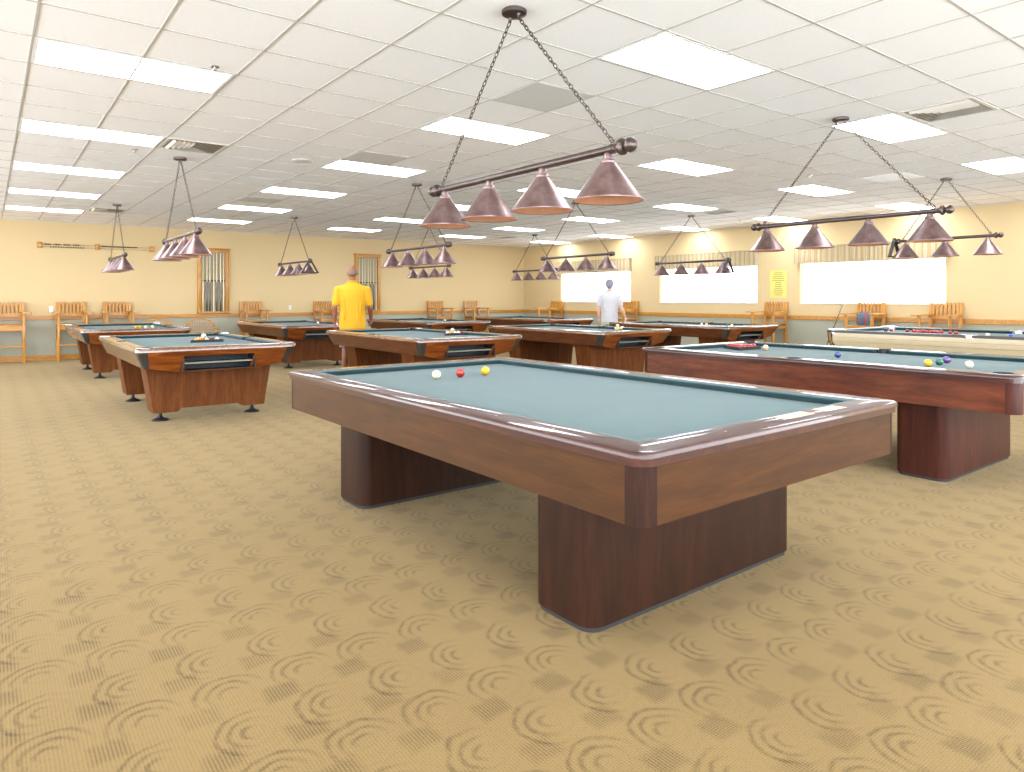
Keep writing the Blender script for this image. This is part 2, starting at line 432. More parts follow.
# louvred supply vents (three-way blades)
vt = None
for i, j, lab in [(-1, 7, 'louvred square ceiling vent beside the lamp over the walnut table with the ivory side rail'),
                  (7, -2, 'large louvred ceiling vent with angled blades, nearest the camera'),
                  (-1, 18, 'small far louvred ceiling vent near the back wall, above the tall slatted chairs'),
                  (14, 7, 'louvred ceiling vent above the pool table nearest the middle window'),
                  (14, 18, 'louvred ceiling vent in the far corner where the back wall meets the window wall')]:
    x, y = tile(i, j)
    if vt is None:
        vt = thing('air_vent', lab, 'air vent', (x, y, CEIL), 0, 'louvred ceiling vents')
        h = T / 2 - 0.012
        bm = BM(); poly_ring(bm, [(-h, -h), (h, -h), (h, h), (-h, h)], [(-h + .03, -h + .03), (h - .03, -h + .03), (h - .03, h - .03), (-h + .03, h - .03)], -0.008, 0.0); obj('frame', bm, M['offwhite'], vt, 0)
        for part in range(3):
            bm = BM()
            for k in range(5):
                o = 0.03 + 0.045 * k
                if part == 0: slab(bm, [(-h + .04 + o, h - .03 - o, -0.002), (h - .04 - o, h - .03 - o, -0.002), (h - .04 - o, h - .055 - o, -0.022), (-h + .04 + o, h - .055 - o, -0.022)], (0, 0.002, 0.002))
                if part == 1: slab(bm, [(-h + .03 + o, h - .04 - o, -0.002), (-h + .03 + o, -h + .04, -0.002), (-h + .055 + o, -h + .04, -0.022), (-h + .055 + o, h - .04 - o, -0.022)], (-0.002, 0, 0.002))
                if part == 2: slab(bm, [(h - .03 - o, h - .04 - o, -0.002), (h - .03 - o, -h + .04, -0.002), (h - .055 - o, -h + .04, -0.022), (h - .055 - o, h - .04 - o, -0.022)], (0.002, 0, 0.002))
            obj('louvre', bm, M['offwhite'], vt, 0)
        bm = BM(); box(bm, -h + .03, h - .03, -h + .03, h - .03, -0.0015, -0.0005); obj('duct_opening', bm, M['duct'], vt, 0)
    else: dup(vt, (x, y, CEIL), 0, lab)
# perforated return grilles
rg = None
for i, j, lab in [(2, 1, 'grey perforated ceiling return panel behind the chain of the nearest hanging lamp'),
                  (2, 6, 'grey perforated ceiling return panel beside a lit panel, beyond the round ceiling speaker'),
                  (2, 13, 'grey perforated ceiling return panel far back between two lit panels'),
                  (12, 6, 'pale perforated ceiling panel beside the lit panel above the window-side tables'),
                  (12, 1, 'pale ceiling panel behind the slanting chain over the long mahogany pool table')]:
    x, y = tile(i, j)
    bm = BM(); h = T / 2 - 0.012
    box(bm, -h, h, -h, h, -0.006, 0.0, 0.002)
    o = obj('return_grille', bm, M['grille'] if j != 1 or i == 2 else M['white'], None, 0); o.location = (x, y, CEIL)
    tag(o, lab, 'ceiling vent')
bm = BM(); lathe(bm, [(0.0, -0.012), (0.09, -0.012), (0.115, -0.008), (0.12, 0.0)], 28)
o = obj('ceiling_speaker', bm, M['grille']); o.location = (2.96, 7.985, CEIL); tag(o, 'round grey speaker set flush in the ceiling tiles', 'speaker')
sp = None
for x, y, lab in [(1.27, 5.12, 'small sprinkler head just past the largest lit panel at the side opposite the windows'), (1.28, 8.5, 'small sprinkler head beside the second lit panel at the side opposite the windows'),
                  (8.65, 4.85, 'small sprinkler head above the lamp of the long mahogany pool table'), (12.47, 8.53, 'small sprinkler head close to the window wall'), (4.94, 12.13, 'small sprinkler head above the man in yellow')]:
    if sp is None:
        bm = BM(); lathe(bm, [(0.0, -0.03), (0.014, -0.03), (0.016, -0.026), (0.006, -0.024), (0.006, -0.008), (0.028, -0.006), (0.032, 0.0)], 14)
        sp = obj('sprinkler_head', bm, M['chrome']); sp.location = (x, y, CEIL); tag(sp, lab, 'sprinkler', 'ceiling sprinkler heads')
    else:
        o = sp.copy(); COL.objects.link(o); o.location = (x, y, CEIL); o['label'] = lab

# ------------------------------------------------------------------ hanging lamps
def shade_bm():
    bm = BM()
    lathe(bm, [(0.012, 0.012), (0.022, 0.0), (0.024, -0.020), (0.034, -0.024), (0.038, -0.034), (0.036, -0.042), (0.040, -0.046), (0.162, -0.212), (0.168, -0.218), (0.168, -0.222), (0.160, -0.216), (0.034, -0.044), (0.010, -0.044)], 40)
    return bm
def lining_bm():
    bm = BM(); lathe(bm, [(0.163, -0.2195), (0.158, -0.214), (0.032, -0.047), (0.002, -0.046)], 40, cap=False)
    return bm
def link_chain(bm, a, b):
    a, b = Vector(a), Vector(b); d = b - a; L = d.length; n = max(2, int(L / 0.030)); d.normalize()
    s = d.cross(Vector((1, 0, 0))).normalized(); t = s.cross(d).normalized()
    for k in range(n):
        c = a + d * (L * (k + 0.5) / n)
        p, q = (s, t) if k % 2 else (t, s)
        rings = []
        N = 8
        for i in range(N):
            an = 2 * PI * i / N
            cen = c + d * (0.020 * math.cos(an)) + p * (0.0095 * math.sin(an))
            out = (d * math.cos(an) + p * math.sin(an)).normalized()
            rings.append([cen + (out * math.cos(2 * PI * m / 5) + q * math.sin(2 * PI * m / 5)) * 0.0032 for m in range(5)])
        vr = [[bm.verts.new(v) for v in r] for r in rings]
        for i in range(N):
            A, B = vr[i], vr[(i + 1) % N]
            for m in range(5): bm.faces.new((A[m], A[(m + 1) % 5], B[(m + 1) % 5], B[m]))
def make_lamp(label, cx, cy, bx, by, zb, n=4, length=1.75, group='hanging copper billiard lamps'):
    """canopy above (cx, cy); bar centred at (bx, by), along Y, at height zb"""
    t = thing('hanging_lamp', label, 'hanging lamp', (bx, by, zb), 0, group)
    hl = length / 2
    sp = (length - 0.35) / (n - 1)
    ax = hl - 0.145
    bm = BM()
    lathe(bm, [(0.0205, -hl + 0.10), (0.0205, hl - 0.10)], 20, axis='y')
    obj('bar', bm, M['bronze'], t)
    for s in (-1, 1):
        bm = BM()
        prof = [(0.001, hl + 0.004), (0.013, hl + 0.001), (0.024, hl - 0.006), (0.032, hl - 0.016), (0.036, hl - 0.030), (0.033, hl - 0.043), (0.024, hl - 0.053), (0.016, hl - 0.057), (0.016, hl - 0.060), (0.028, hl - 0.064), (0.040, hl - 0.076), (0.040, hl - 0.088), (0.028, hl - 0.099), (0.024, hl - 0.115)]
        lathe(bm, [(r, s * h) for r, h in prof], 22, axis='y')
        obj('finial', bm, M['bronze'], t)
    for k in range(n):
        y = -hl + 0.175 + sp * k
        o = obj('lamp_shade', shade_bm(), M['copper'], t); o.location = (0, y, -0.022)
        l = obj('shade_lining', lining_bm(), M['copper_in'], o)
    dz = CEIL - zb
    bm = BM()
    lathe(bm, [(0.022, dz - 0.034), (0.058, dz - 0.032), (0.070, dz - 0.024), (0.072, dz - 0.006), (0.066, dz)], 28, c=(cx - bx, cy - by, 0))
    for s in (-1, 1): lathe(bm, [(0.004, dz - 0.06), (0.009, dz - 0.055), (0.009, dz - 0.04), (0.012, dz - 0.032)], 10, c=(cx - bx, cy - by + s * 0.04, 0))
    obj('canopy', bm, M['bronze'], t)
    for s in (-1, 1):
        bm = BM(); link_chain(bm, (cx - bx, cy - by + s * 0.04, dz - 0.055), (0, s * ax, 0.035))
        obj('chain', bm, M['chain'], t)
        bm = BM()
        N = 14
        pts = [(0, s * ax + 0.012 * math.cos(2 * PI * i / N), 0.032 + 0.014 * math.sin(2 * PI * i / N)) for i in range(N + 1)]
        tube(bm, pts, 0.003, 6); lathe(bm, [(0.023, s * ax - 0.012), (0.0245, s * ax - 0.010), (0.0245, s * ax + 0.010), (0.023, s * ax + 0.012)], 18, axis='y')
        obj('hanger_ring', bm, M['bronze'], t)
    return t
l1 = make_lamp('copper four-shade billiard lamp hanging nearest, over the big carom table', 2.37, 3.09, 2.37, 3.09, 2.022, 4, 1.83)
def lamp_at(lab, x, y, z=2.022):
    return dup(l1, (x, y, z - 0.0), 0, lab)
LZ = 2.022
LAMPS = [('copper four-shade billiard lamp over the walnut table with the ivory side', 1.775, 8.68), ('copper four-shade billiard lamp over the pool table by the tall chairs, below the score beads', 1.787, 13.66),
         ('copper four-shade lamp with a triangle rack on its end, between the two cue racks', 4.89, 13.63), ('copper four-shade billiard lamp over the pool table in front of the man in yellow', 4.86, 8.62),
         ('small far copper four-shade lamp in front of the plain part of the back wall', 8.0, 13.62), ('copper four-shade billiard lamp in front of the window nearest the corner', 7.96, 8.66),
         ('farthest copper four-shade lamp, in the corner of the room', 11.15, 13.68), ('copper four-shade billiard lamp in front of the middle window, a triangle rack on its end', 11.02, 8.64),
         ('large copper four-shade billiard lamp over the long mahogany pool table', 6.14, 3.15)]
for lab, x, y in LAMPS: lamp_at(lab, x, y)
l11 = make_lamp('copper three-shade lamp over the ivory-sided snooker table, a triangle rack on its far end', 10.38, 3.87, 10.38, 3.885, 2.125, 3, 1.36)
dup(l11, (10.52, 2.33, 2.105), 0, 'copper three-shade lamp cut off by the picture edge, by the plain yellow wall')

# triangle racks hung on the bar ends
tr0 = None
for lab, x, y, z in [('black triangle ball rack hung on the lamp by the cue racks', 4.89, 12.78, 2.022), ('black triangle ball rack hung on the lamp at the middle window', 11.02, 7.79, 2.022), ('black triangle ball rack hung on the lamp over the ivory-sided snooker table', 10.38, 4.54, 2.125)]:
    if tr0 is None:
        bm = BM()
        h, s = 0.255, 0.155
        for p, q in (((0, 0, 0.036), (s, 0, -h + 0.036)), ((s, 0, -h + 0.036), (-s, 0, -h + 0.036)), ((-s, 0, -h + 0.036), (0, 0, 0.036))):
            p, q = Vector(p), Vector(q); d = (q - p).normalized(); n = Vector((0, 1, 0)).cross(d).normalized() * 0.009
            slab(bm, [p - n - Vector((0, .022, 0)), q - n - Vector((0, .022, 0)), q + n - Vector((0, .022, 0)), p + n - Vector((0, .022, 0))], (0, 0.044, 0))
        for c in ((0, 0.036), (s, -h + 0.036), (-s, -h + 0.036)): lathe(bm, [(0.014, -0.022), (0.014, 0.022)], 12, c=(c[0], 0, c[1]), axis='y')
        tr0 = obj('triangle_rack', bm, M['rubber']); tr0.location = (x, y, z); tag(tr0, lab, 'triangle rack', 'triangle racks hung on lamps')
    else:
        o = tr0.copy(); COL.objects.link(o); o.location = (x, y, z); o['label'] = lab

# ------------------------------------------------------------------ billiard tables
def cushions(root, a, b, zc, zt, pockets, cloth_m):
    """six (or four) rubber cushions along the inner rail edges x = +-a, y = +-b"""
    prof = [(0.0, zc - 0.004), (0.0, zt - 0.001), (0.014, zt - 0.001), (0.046, zt - 0.006), (0.051, zt - 0.011), (0.049, zt - 0.018), (0.030, zc - 0.004)]
    segs = []
    if pockets:
        m, s = 0.075, 0.062
        segs = [('x', a, -b + m, -s), ('x', a, s, b - m), ('x', -a, -b + m, -s), ('x', -a, s, b - m), ('y', b, -a + m, a - m), ('y', -b, -a + m, a - m)]
    else:
        segs = [('x', a, -b, b), ('x', -a, -b, b), ('y', b, -a, a), ('y', -b, -a, a)]
    for ax, e, u0, u1 in segs:
        bm = BM(); r0, r1 = [], []
        sg = 1 if e > 0 else -1
        for d, z in prof:
            k = 0.8 if (pockets and d > 0.02) else 0.0
            t0 = u0 + (d if not pockets else k * d); t1 = u1 - (d if not pockets else k * d)
            if pockets and abs(u0) < 0.2: t0 = u0 + 0.3 * d
            if pockets and abs(u1) < 0.2: t1 = u1 - 0.3 * d
            p = e - sg * d
            r0.append((p, t0, z) if ax == 'x' else (t0, p, z)); r1.append((p, t1, z) if ax == 'x' else (t1, p, z))
        loft(bm, [r0, r1]); obj('cushion', bm, cloth_m, root, 30)
def pocket_inner(a, b, rc=0.062, rs=0.056, off=0.036, n=10):
    """inner rail loop with round bites for six pockets (counter-clockwise)"""
    pts = []
    my = math.sqrt(rs * rs - off * off); a0 = math.asin(my / rs)
    def arc(cx, cy, r, s, e):
        return [(cx + r * math.cos(s + (e - s) * k / n), cy + r * math.sin(s + (e - s) * k / n)) for k in range(n + 1)]
    pts += arc(a + off, 0, rs, -PI + a0, PI - a0)[0:]
    pts += arc(a, b, rc, -PI / 2, PI)
    pts += arc(-a, b, rc, 0, 3 * PI / 2)
    pts += arc(-a - off, 0, rs, a0, 2 * PI - a0)
    pts += arc(-a, -b, rc, PI / 2, 2 * PI)
    pts += arc(a, -b, rc, -PI, PI / 2)
    return pts
def pocket_cups(root, a, b, zc, zt, rc=0.062, rs=0.056, off=0.036, rim=True, mat=None):
    for x, y, r in ((a, b, rc), (-a, b, rc), (a, -b, rc), (-a, -b, rc), (a + off, 0, rs), (-a - off, 0, rs)):
        bm = BM()
        lathe(bm, [(0.001, zc + 0.001), (r - 0.006, zc + 0.001), (r - 0.005, zt - 0.006), (r - 0.004, zt + (0.003 if rim else 0.0)), (r, zt + (0.003 if rim else 0.0)), (r + 0.001, zc)], 24, c=(x, y, 0), cap=False)
        obj('pocket', bm, mat or M['black'], root)

def sights(bm, W, L, a, b, z):
    for k in range(1, 8):
        if k == 4: continue
        y = -b + 2 * b * k / 8
        for x in ((W / 2 + a) / 2, -(W / 2 + a) / 2): lathe(bm, [(0.001, z), (0.006, z)], 8, c=(x, y, 0), cap=False)
    for k in range(1, 4):
        x = -a + 2 * a * k / 4
        for y in ((L / 2 + b) / 2, -(L / 2 + b) / 2): lathe(bm, [(0.001, z), (0.006, z)], 8, c=(x, y, 0), cap=False)

def carom(label, cx, cy, rz, W, L, zt, pockets, bw, yo, wy='mahog', wx='mahogx', wz='mahogz'):
    t = thing('billiard_table', label, 'billiard table', (cx, cy, 0), rz)
    zc = zt - 0.038
    rw = 0.135
    a, b = W / 2 - rw, L / 2 - rw
    outer = chamfer_rect(W / 2, L / 2, 0.07, 5)
    inner = pocket_inner(a, b) if pockets else [(a, -b), (a, b), (-a, b), (-a, -b)]
    bm = BM(); poly_ring(bm, outer, inner, zt - 0.024, zt, 0.012); poly_ring(bm, chamfer_rect(W / 2 - 0.008, L / 2 - 0.008, 0.066, 5), chamfer_rect(a + 0.07, b + 0.07, 0.02, 5), zt - 0.050, zt - 0.024); obj('top_rail', bm, M['mahogr'], t, 30)
    bm = BM(); sights(bm, W, L, a, b, zt + 0.0008); obj('sight_dots', bm, M['ivory'], t, 0)
    bm = BM(); box(bm, -a - 0.01, a + 0.01, -b - 0.01, b + 0.01, zc - 0.04, zc); obj('playing_cloth', bm, M['cloth'], t, 0)
    cushions(t, a, b, zc, zt, pockets, M['cushion'])
    if pockets: pocket_cups(t, a, b, zc, zt)
    i = 0.018; c = 0.075; zb = zt - 0.25; z1 = zt - 0.050
    hx, hy = W / 2 - i, L / 2 - i
    for s in (-1, 1):
        bm = BM(); box(bm, s * hx - (0.03 if s > 0 else 0), s * hx + (0 if s > 0 else 0.03), -hy + c, hy - c, zb, z1); obj('side_apron', bm, M[wy], t, 0)
        bm = BM(); box(bm, -hx + c, hx - c, s * hy - (0.03 if s > 0 else 0), s * hy + (0 if s > 0 else 0.03), zb, z1); obj('end_apron', bm, M[wx], t, 0)
    for sx in (-1, 1):
        for sy in (-1, 1):
            bm = BM()
            pts = [(hx + 0.001 - c, hy + 0.001)] + [(hx + 0.001 - c + c * math.sin(k * PI / 10), hy + 0.001 - c + c * math.cos(k * PI / 10)) for k in range(1, 5)] + [(hx + 0.001, hy + 0.001 - c), (hx - 0.03, hy - c), (hx - c, hy - 0.03)]
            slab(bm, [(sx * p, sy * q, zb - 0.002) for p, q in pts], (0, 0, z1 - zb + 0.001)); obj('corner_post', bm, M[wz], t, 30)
    bm = BM(); box(bm, -hx + 0.03, hx - 0.03, -hy + 0.03, hy - 0.03, zb + 0.02, zb + 0.05); obj('bed_frame', bm, M['rubber'], t, 0)
    for s in (-1, 1):
        yc = s * yo; bx = 0.0 if pockets else 0.03
        loop = chamfer_rect(bw, 0.18, 0.075, 5)
        bm = BM(); loft(bm, [[(x - bx, y + yc, 0.022) for x, y in loop], [(x - bx, y + yc, zb + 0.02) for x, y in loop]])
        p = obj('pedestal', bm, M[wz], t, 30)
        loop = chamfer_rect(bw - 0.01, 0.17, 0.068, 5)
        bm = BM(); loft(bm, [[(x - bx, y + yc, 0.0) for x, y in loop], [(x - bx, y + yc, 0.024) for x, y in loop]]); obj('plinth', bm, M['rubber'], p, 30)
    return t
main = carom('big mahogany carom billiard table with plain green cloth, nearest in the room', 2.59, 3.115, math.radians(0.6), 1.89, 3.22, 0.81, False, 0.725, 1.0)
for x0, x1 in ((0.02, 0.24), (0.34, 0.52)):
    bm = BM(); box(bm, x0, x1, -1.545, -1.475, 0.8101, 0.8112); o = obj('name_plate', bm, M['ivory'], main, 0); o['label'] = 'pale plate on the rail'
snook = carom('long mahogany pool table with a tray of red balls at its far end', 6.05, 3.085, 0, 1.80, 3.18, 0.82, True, 0.66, 0.90, 'cherry', 'cherryx', 'cherryz')

def gold(label, cx, cy, W=1.60, L=2.92, zt=0.815):
    t = thing('pool_table', label, 'pool table', (cx, cy, 0), 0, 'pool tables on tapered pedestals')
    zc = zt - 0.038; rw = 0.115
    a, b = W / 2 - rw, L / 2 - rw
    bm = BM(); poly_ring(bm, chamfer_rect(W / 2, L / 2, 0.07, 5), pocket_inner(a, b), zt - 0.045, zt, 0.014); obj('top_rail', bm, M['railw'], t, 30)
    bm = BM(); sights(bm, W, L, a, b, zt + 0.0008); obj('sight_dots', bm, M['ivory'], t, 0)
    bm = BM(); box(bm, -a - 0.01, a + 0.01, -b - 0.01, b + 0.01, zc - 0.03, zc); obj('playing_cloth', bm, M['cloth'], t, 0)
    cushions(t, a, b, zc, zt, True, M['cushion']); pocket_cups(t, a, b, zc, zt)
    z1, z0 = zt - 0.045, 0.60
    sx1, sx0 = W / 2 - 0.012, W / 2 - 0.085            # side face x at top / bottom
    ey1, ey0 = L / 2 - 0.012, L / 2 - 0.125            # end face y at top / bottom
    cc = 0.12                                            # casting width
    for s in (-1, 1):                                    # sloping side aprons
        bm = BM()
        slab(bm, [(s * sx1, -ey1 + cc, z1), (s * sx1, ey1 - cc, z1), (s * sx0, ey0 - cc * 0.6, z0), (s * sx0, -ey0 + cc * 0.6, z0)], (-s * 0.03, 0, 0)); obj('side_apron', bm, M['rose'], t, 0)
    zm = 0.545
    def ey(z): return ey1 + (ey0 - ey1) * (z1 - z) / (z1 - z0)
    xe1, xe0, xm = sx1 - cc * 0.8, sx0 - cc * 0.45, 0.40
    for s in (-1, 1):
        bm = BM()
        def P(x, z): return (x, s * ey(z), z)
        off = (0, -s * 0.03, 0)
        if s > 0:
            slab(bm, [P(-xe1, z1), P(xe1, z1), P(xe0, z0), P(xm, zm), P(-xm, zm), P(-xe0, z0)], off)
        else:                                            # opening of the ball return in the end that faces the camera
            o1, o0, zo1, zo0 = 0.355, 0.325, 0.716, 0.562
            slab(bm, [P(-xe1, z1), P(-o1, z1), P(-o1, zo1), P(-o0, zo0), P(-o0, zm), P(-xm, zm), P(-xe0, z0)], off)
            slab(bm, [P(xe1, z1), P(o1, z1), P(o1, zo1), P(o0, zo0), P(o0, zm), P(xm, zm), P(xe0, z0)], off)
            slab(bm, [P(-o1, z1), P(o1, z1), P(o1, zo1), P(-o1, zo1)], off)
            slab(bm, [P(-o0, zo0), P(o0, zo0), P(o0, zm), P(-o0, zm)], off)
        obj('end_apron', bm, M['rosex'], t, 0)
    # ball return rack behind the opening
    bm = BM()
    yb = -ey0 + 0.19
    box(bm, -0.37, 0.37, yb, yb + 0.01, 0.555, 0.73); box(bm, -0.37, -0.36, -ey1 + 0.06, yb, 0.56, 0.72); box(bm, 0.36, 0.37, -ey1 + 0.06, yb, 0.56, 0.72)
    box(bm, -0.36, 0.36, -ey0 - 0.0, yb, 0.556, 0.562); box(bm, -0.36, 0.36, -ey1 + 0.06, yb, 0.715, 0.72)
    br = obj('ball_return', bm, M['rubber'], t, 0)
    bm = BM(); box(bm, -0.352, 0.352, -ey(0.64) + 0.012, yb, 0.630, 0.646); obj('shelf', bm, M['shelf'], br, 0)
    for sx in (-1, 1):
        for sy in (-1, 1):                               # metal corner castings
            bm = BM()
            top = [(sx1, ey1 - cc), (sx1, ey1 - 0.05), (sx1 - 0.015, ey1 - 0.015), (sx1 - 0.05, ey1), (xe1, ey1), (xe1, ey1 - 0.04), (sx1 - 0.04, ey1 - cc)]
            bot = [(sx0, ey0 - cc * 0.6), (sx0, ey0 - 0.035), (sx0 - 0.01, ey0 - 0.01), (sx0 - 0.035, ey0), (xe0, ey0), (xe0, ey0 - 0.03), (sx0 - 0.03, ey0 - cc * 0.6)]
            loft(bm, [[(sx * x, sy * y, z0 - 0.004) for x, y in bot], [(sx * x * 1.002, sy * y * 1.001, z1) for x, y in top]])
            c = obj('corner_casting', bm, M['steel'], t, 30)
            bm = BM()
            k = 0.185; hw, hl = W / 2 - 0.004, L / 2 - 0.004; rr = 0.066
            pts = [(hw, hl - k)] + [(hw - rr + rr * math.cos(PI / 2 * q / 5), hl - rr + rr * math.sin(PI / 2 * q / 5)) for q in range(6)] + [(hw - k, hl), (hw - k, b)]
            pts += [(a + 0.0625 * math.cos(PI - 1.5 * PI * q / 14), b + 0.0625 * math.sin(PI - 1.5 * PI * q / 14)) for q in range(15)] + [(a, hl - k)]
            poly_ring(bm, [(sx * x, sy * y) for x, y in pts], None, zt, zt + 0.003)
            p = obj('corner_plate', bm, M['chrome'], c, 0); p['label'] = 'bright metal plate round the corner pocket'
    for s in (-1, 1):                                    # tapered pedestals with an arched foot line
        yc = s * 0.87
        bm = BM(); w1, w0 = 0.65, 0.57; zb, zh = 0.10, 0.135
        def front(y): return [(-w1, y, 0.60), (w1, y, 0.60), (w0, y, zb), (0.34, y, zb), (0.30, y, zh), (-0.30, y, zh), (-0.34, y, zb), (-w0, y, zb)]
        slab(bm, front(yc - 0.16), (0, 0.32, 0)); p = obj('pedestal', bm, M['walnut'], t, 0)
        for sx in (-1, 1):
            bm = BM(); lathe(bm, [(0.085, 0.0), (0.085, 0.008), (0.07, 0.018), (0.03, 0.034), (0.022, 0.05), (0.017, 0.06), (0.017, 0.11)], 20, c=(sx * 0.48, yc, 0)); obj('foot', bm, M['rubber'], p)
    return t
g0 = gold('walnut pool table with ivory-toned side rail and racked balls, nearest the empty carpet', 1.95, 9.03)
GT = [('pool table by the tall wooden chairs under the score beads', 1.94, 13.95), ('pool table between the first cue rack and the man in yellow', 4.97, 13.68),
      ('pool table directly in front of the man in yellow, racked balls at its near end', 4.92, 8.70), ('far pool table near the two back-wall chairs, one pale ball on its near end', 7.93, 13.65),
      ('pool table in front of the person in white, a small ball pile on it', 7.93, 8.66), ('farthest pool table, by the room corner in front of the person in white', 11.05, 13.65),
      ('pool table nearest the middle window, scattered balls on it', 10.98, 8.65)]
for lab, x, y in GT: dup(g0, (x, y, 0), 0, lab)

# ivory-sided snooker table by the windows
def ivory(cx, cy, W=1.86, L=3.62, zt=0.86):
    t = thing('snooker_table', 'ivory-sided snooker table with a black rail and red balls, near the windows', 'snooker table', (cx, cy, 0))
    zc = zt - 0.04; rw = 0.12
    a, b = W / 2 - rw, L / 2 - rw
    bm = BM(); poly_ring(bm, chamfer_rect(W / 2, L / 2, 0.09, 5), pocket_inner(a, b), zt - 0.035, zt, 0.01); obj('top_rail', bm, M['steel'], t, 30)
    bm = BM(); box(bm, -a - 0.01, a + 0.01, -b - 0.01, b + 0.01, zc - 0.03, zc); obj('playing_cloth', bm, M['cloth'], t, 0)
    cushions(t, a, b, zc, zt, True, M['cushion']); pocket_cups(t, a, b, zc, zt)
    z1, z0 = zt - 0.035, zt - 0.225
    hx, hy = W / 2 - 0.008, L / 2 - 0.008
    for s in (-1, 1):
        prof = [(hx, z1), (hx + 0.004, z1 - 0.06), (hx - 0.006, z1 - 0.13), (hx - 0.03, z0), (hx - 0.05, z0), (hx - 0.04, z1)]
        bm = BM(); loft(bm, [[(s * x, -hy + 0.11, z) for x, z in prof], [(s * x, hy - 0.11, z) for x, z in prof]]); o = obj('side_apron', bm, M['ivory'], t, 25)
        for q in (0.06, 0.12):
            bm2 = BM(); box(bm2, s * (hx + 0.0), s * (hx + 0.0048), -hy + 0.11, hy - 0.11, z1 - q - 0.002, z1 - q); obj('pinstripe', bm2, M['steel'], o, 0)
        prof = [(hy, z1), (hy + 0.004, z1 - 0.06), (hy - 0.006, z1 - 0.13), (hy - 0.03, z0), (hy - 0.05, z0), (hy - 0.04, z1)]
        bm = BM(); loft(bm, [[(-hx + 0.11, s * y, z) for y, z in prof], [(hx - 0.11, s * y, z) for y, z in prof]]); obj('end_apron', bm, M['ivory'], t, 25)
        bm = BM()
        lathe(bm, [(0.064, zt - 0.04), (0.064, zt + 0.008), (0.088, zt + 0.010), (0.094, zt + 0.002), (0.094, zt - 0.04)], 20, c=(s * (a + 0.036), 0, 0), cap=False); obj('pocket_plate', bm, M['chrome'], t)
    for sx in (-1, 1):
        for sy in (-1, 1):
            bm = BM()
            lathe(bm, [(0.064, zt - 0.03), (0.064, zt + 0.008), (0.108, zt + 0.012), (0.118, zt + 0.002), (0.118, zt - 0.05)], 24, c=(sx * a * 1.0, sy * b * 1.0, 0), cap=False)
            c = obj('corner_casting', bm, M['chrome'], t)
            for k in range(4):                           # straps of the drop pocket
                an = PI / 4 + (k - 1.5) * 0.42
                x, y = a + 0.112 * math.cos(an), b + 0.112 * math.sin(an)
                bm = BM(); tube(bm, [(sx * x, sy * y, zt - 0.04), (sx * (x - 0.01), sy * (y - 0.01), zt - 0.14), (sx * (x - 0.035), sy * (y - 0.035), z0 - 0.01)], 0.011, 8); obj('pocket_strap', bm, M['oakv'] if k % 2 else M['black'], c)
    bm = BM(); box(bm, -hx + 0.05, hx - 0.05, -hy + 0.08, hy - 0.08, z0 - 0.03, z0 + 0.05); obj('bed_frame', bm, M['rubber'], t, 0)
    for sx in (-1, 1):
        for sy in (-1, 0, 1):
            bm = BM(); lathe(bm, [(0.05, 0.0), (0.06, 0.02), (0.045, 0.06), (0.055, 0.2), (0.075, 0.40), (0.06, 0.5), (0.08, 0.53), (0.08, z0 - 0.03)], 18, c=(sx * (hx - 0.2), sy * (hy - 0.3), 0)); obj('leg', bm, M['ivory'], t)
    return t
ivory(10.42, 3.30)

# ------------------------------------------------------------------ balls
R = 0.0286
ball_me = {}
def ball(x, y, zc, col, lab, r=R, group=None, name=None):
    key = (col, r)
    if key not in ball_me:
        bm = BM(); bmesh.ops.create_uvsphere(bm, u_segments=28, v_segments=16, radius=r)
        me = bpy.data.meshes.new('ball'); bm.to_mesh(me); bm.free(); me.materials.append(BALL[col]); me.shade_smooth(); ball_me[key] = me
    o = bpy.data.objects.new(name or 'billiard_ball', ball_me[key]); COL.objects.link(o); o.location = (x, y, zc + r)
    return tag(o, lab, 'ball', group)
zm = 0.81 - 0.038
ball(2.368, 3.935, zm, 'ivory', 'cream white carom ball, left of the red one on the nearest table', 0.0307)
ball(2.557, 3.937, zm, 'red', 'red carom ball between the cream and the yellow ball on the nearest table', 0.0307)
ball(2.765, 3.937, zm, 'yellow', 'yellow carom ball on the nearest table', 0.0307)
z2 = 0.82 - 0.038
ball(5.76, 2.272, z2, 'yellow', 'yellow ball on the long mahogany pool table', R)
ball(5.94, 2.262, z2, 'green', 'dark green ball on the long mahogany pool table', R)
ball(6.18, 2.30, z2, 'purple', 'purple ball on the long mahogany pool table', R)
ball(5.887, 2.036, z2, 'white', 'white cue ball beside the purple ball on the long mahogany pool table', R)
ball(5.99, 3.10, z2, 'blue', 'dark blue ball alone in the middle of the long mahogany pool table', R)
ball(6.27, 3.99, z2, 'pink', 'pale pink ball beside the tray of reds on the long mahogany pool table', R)

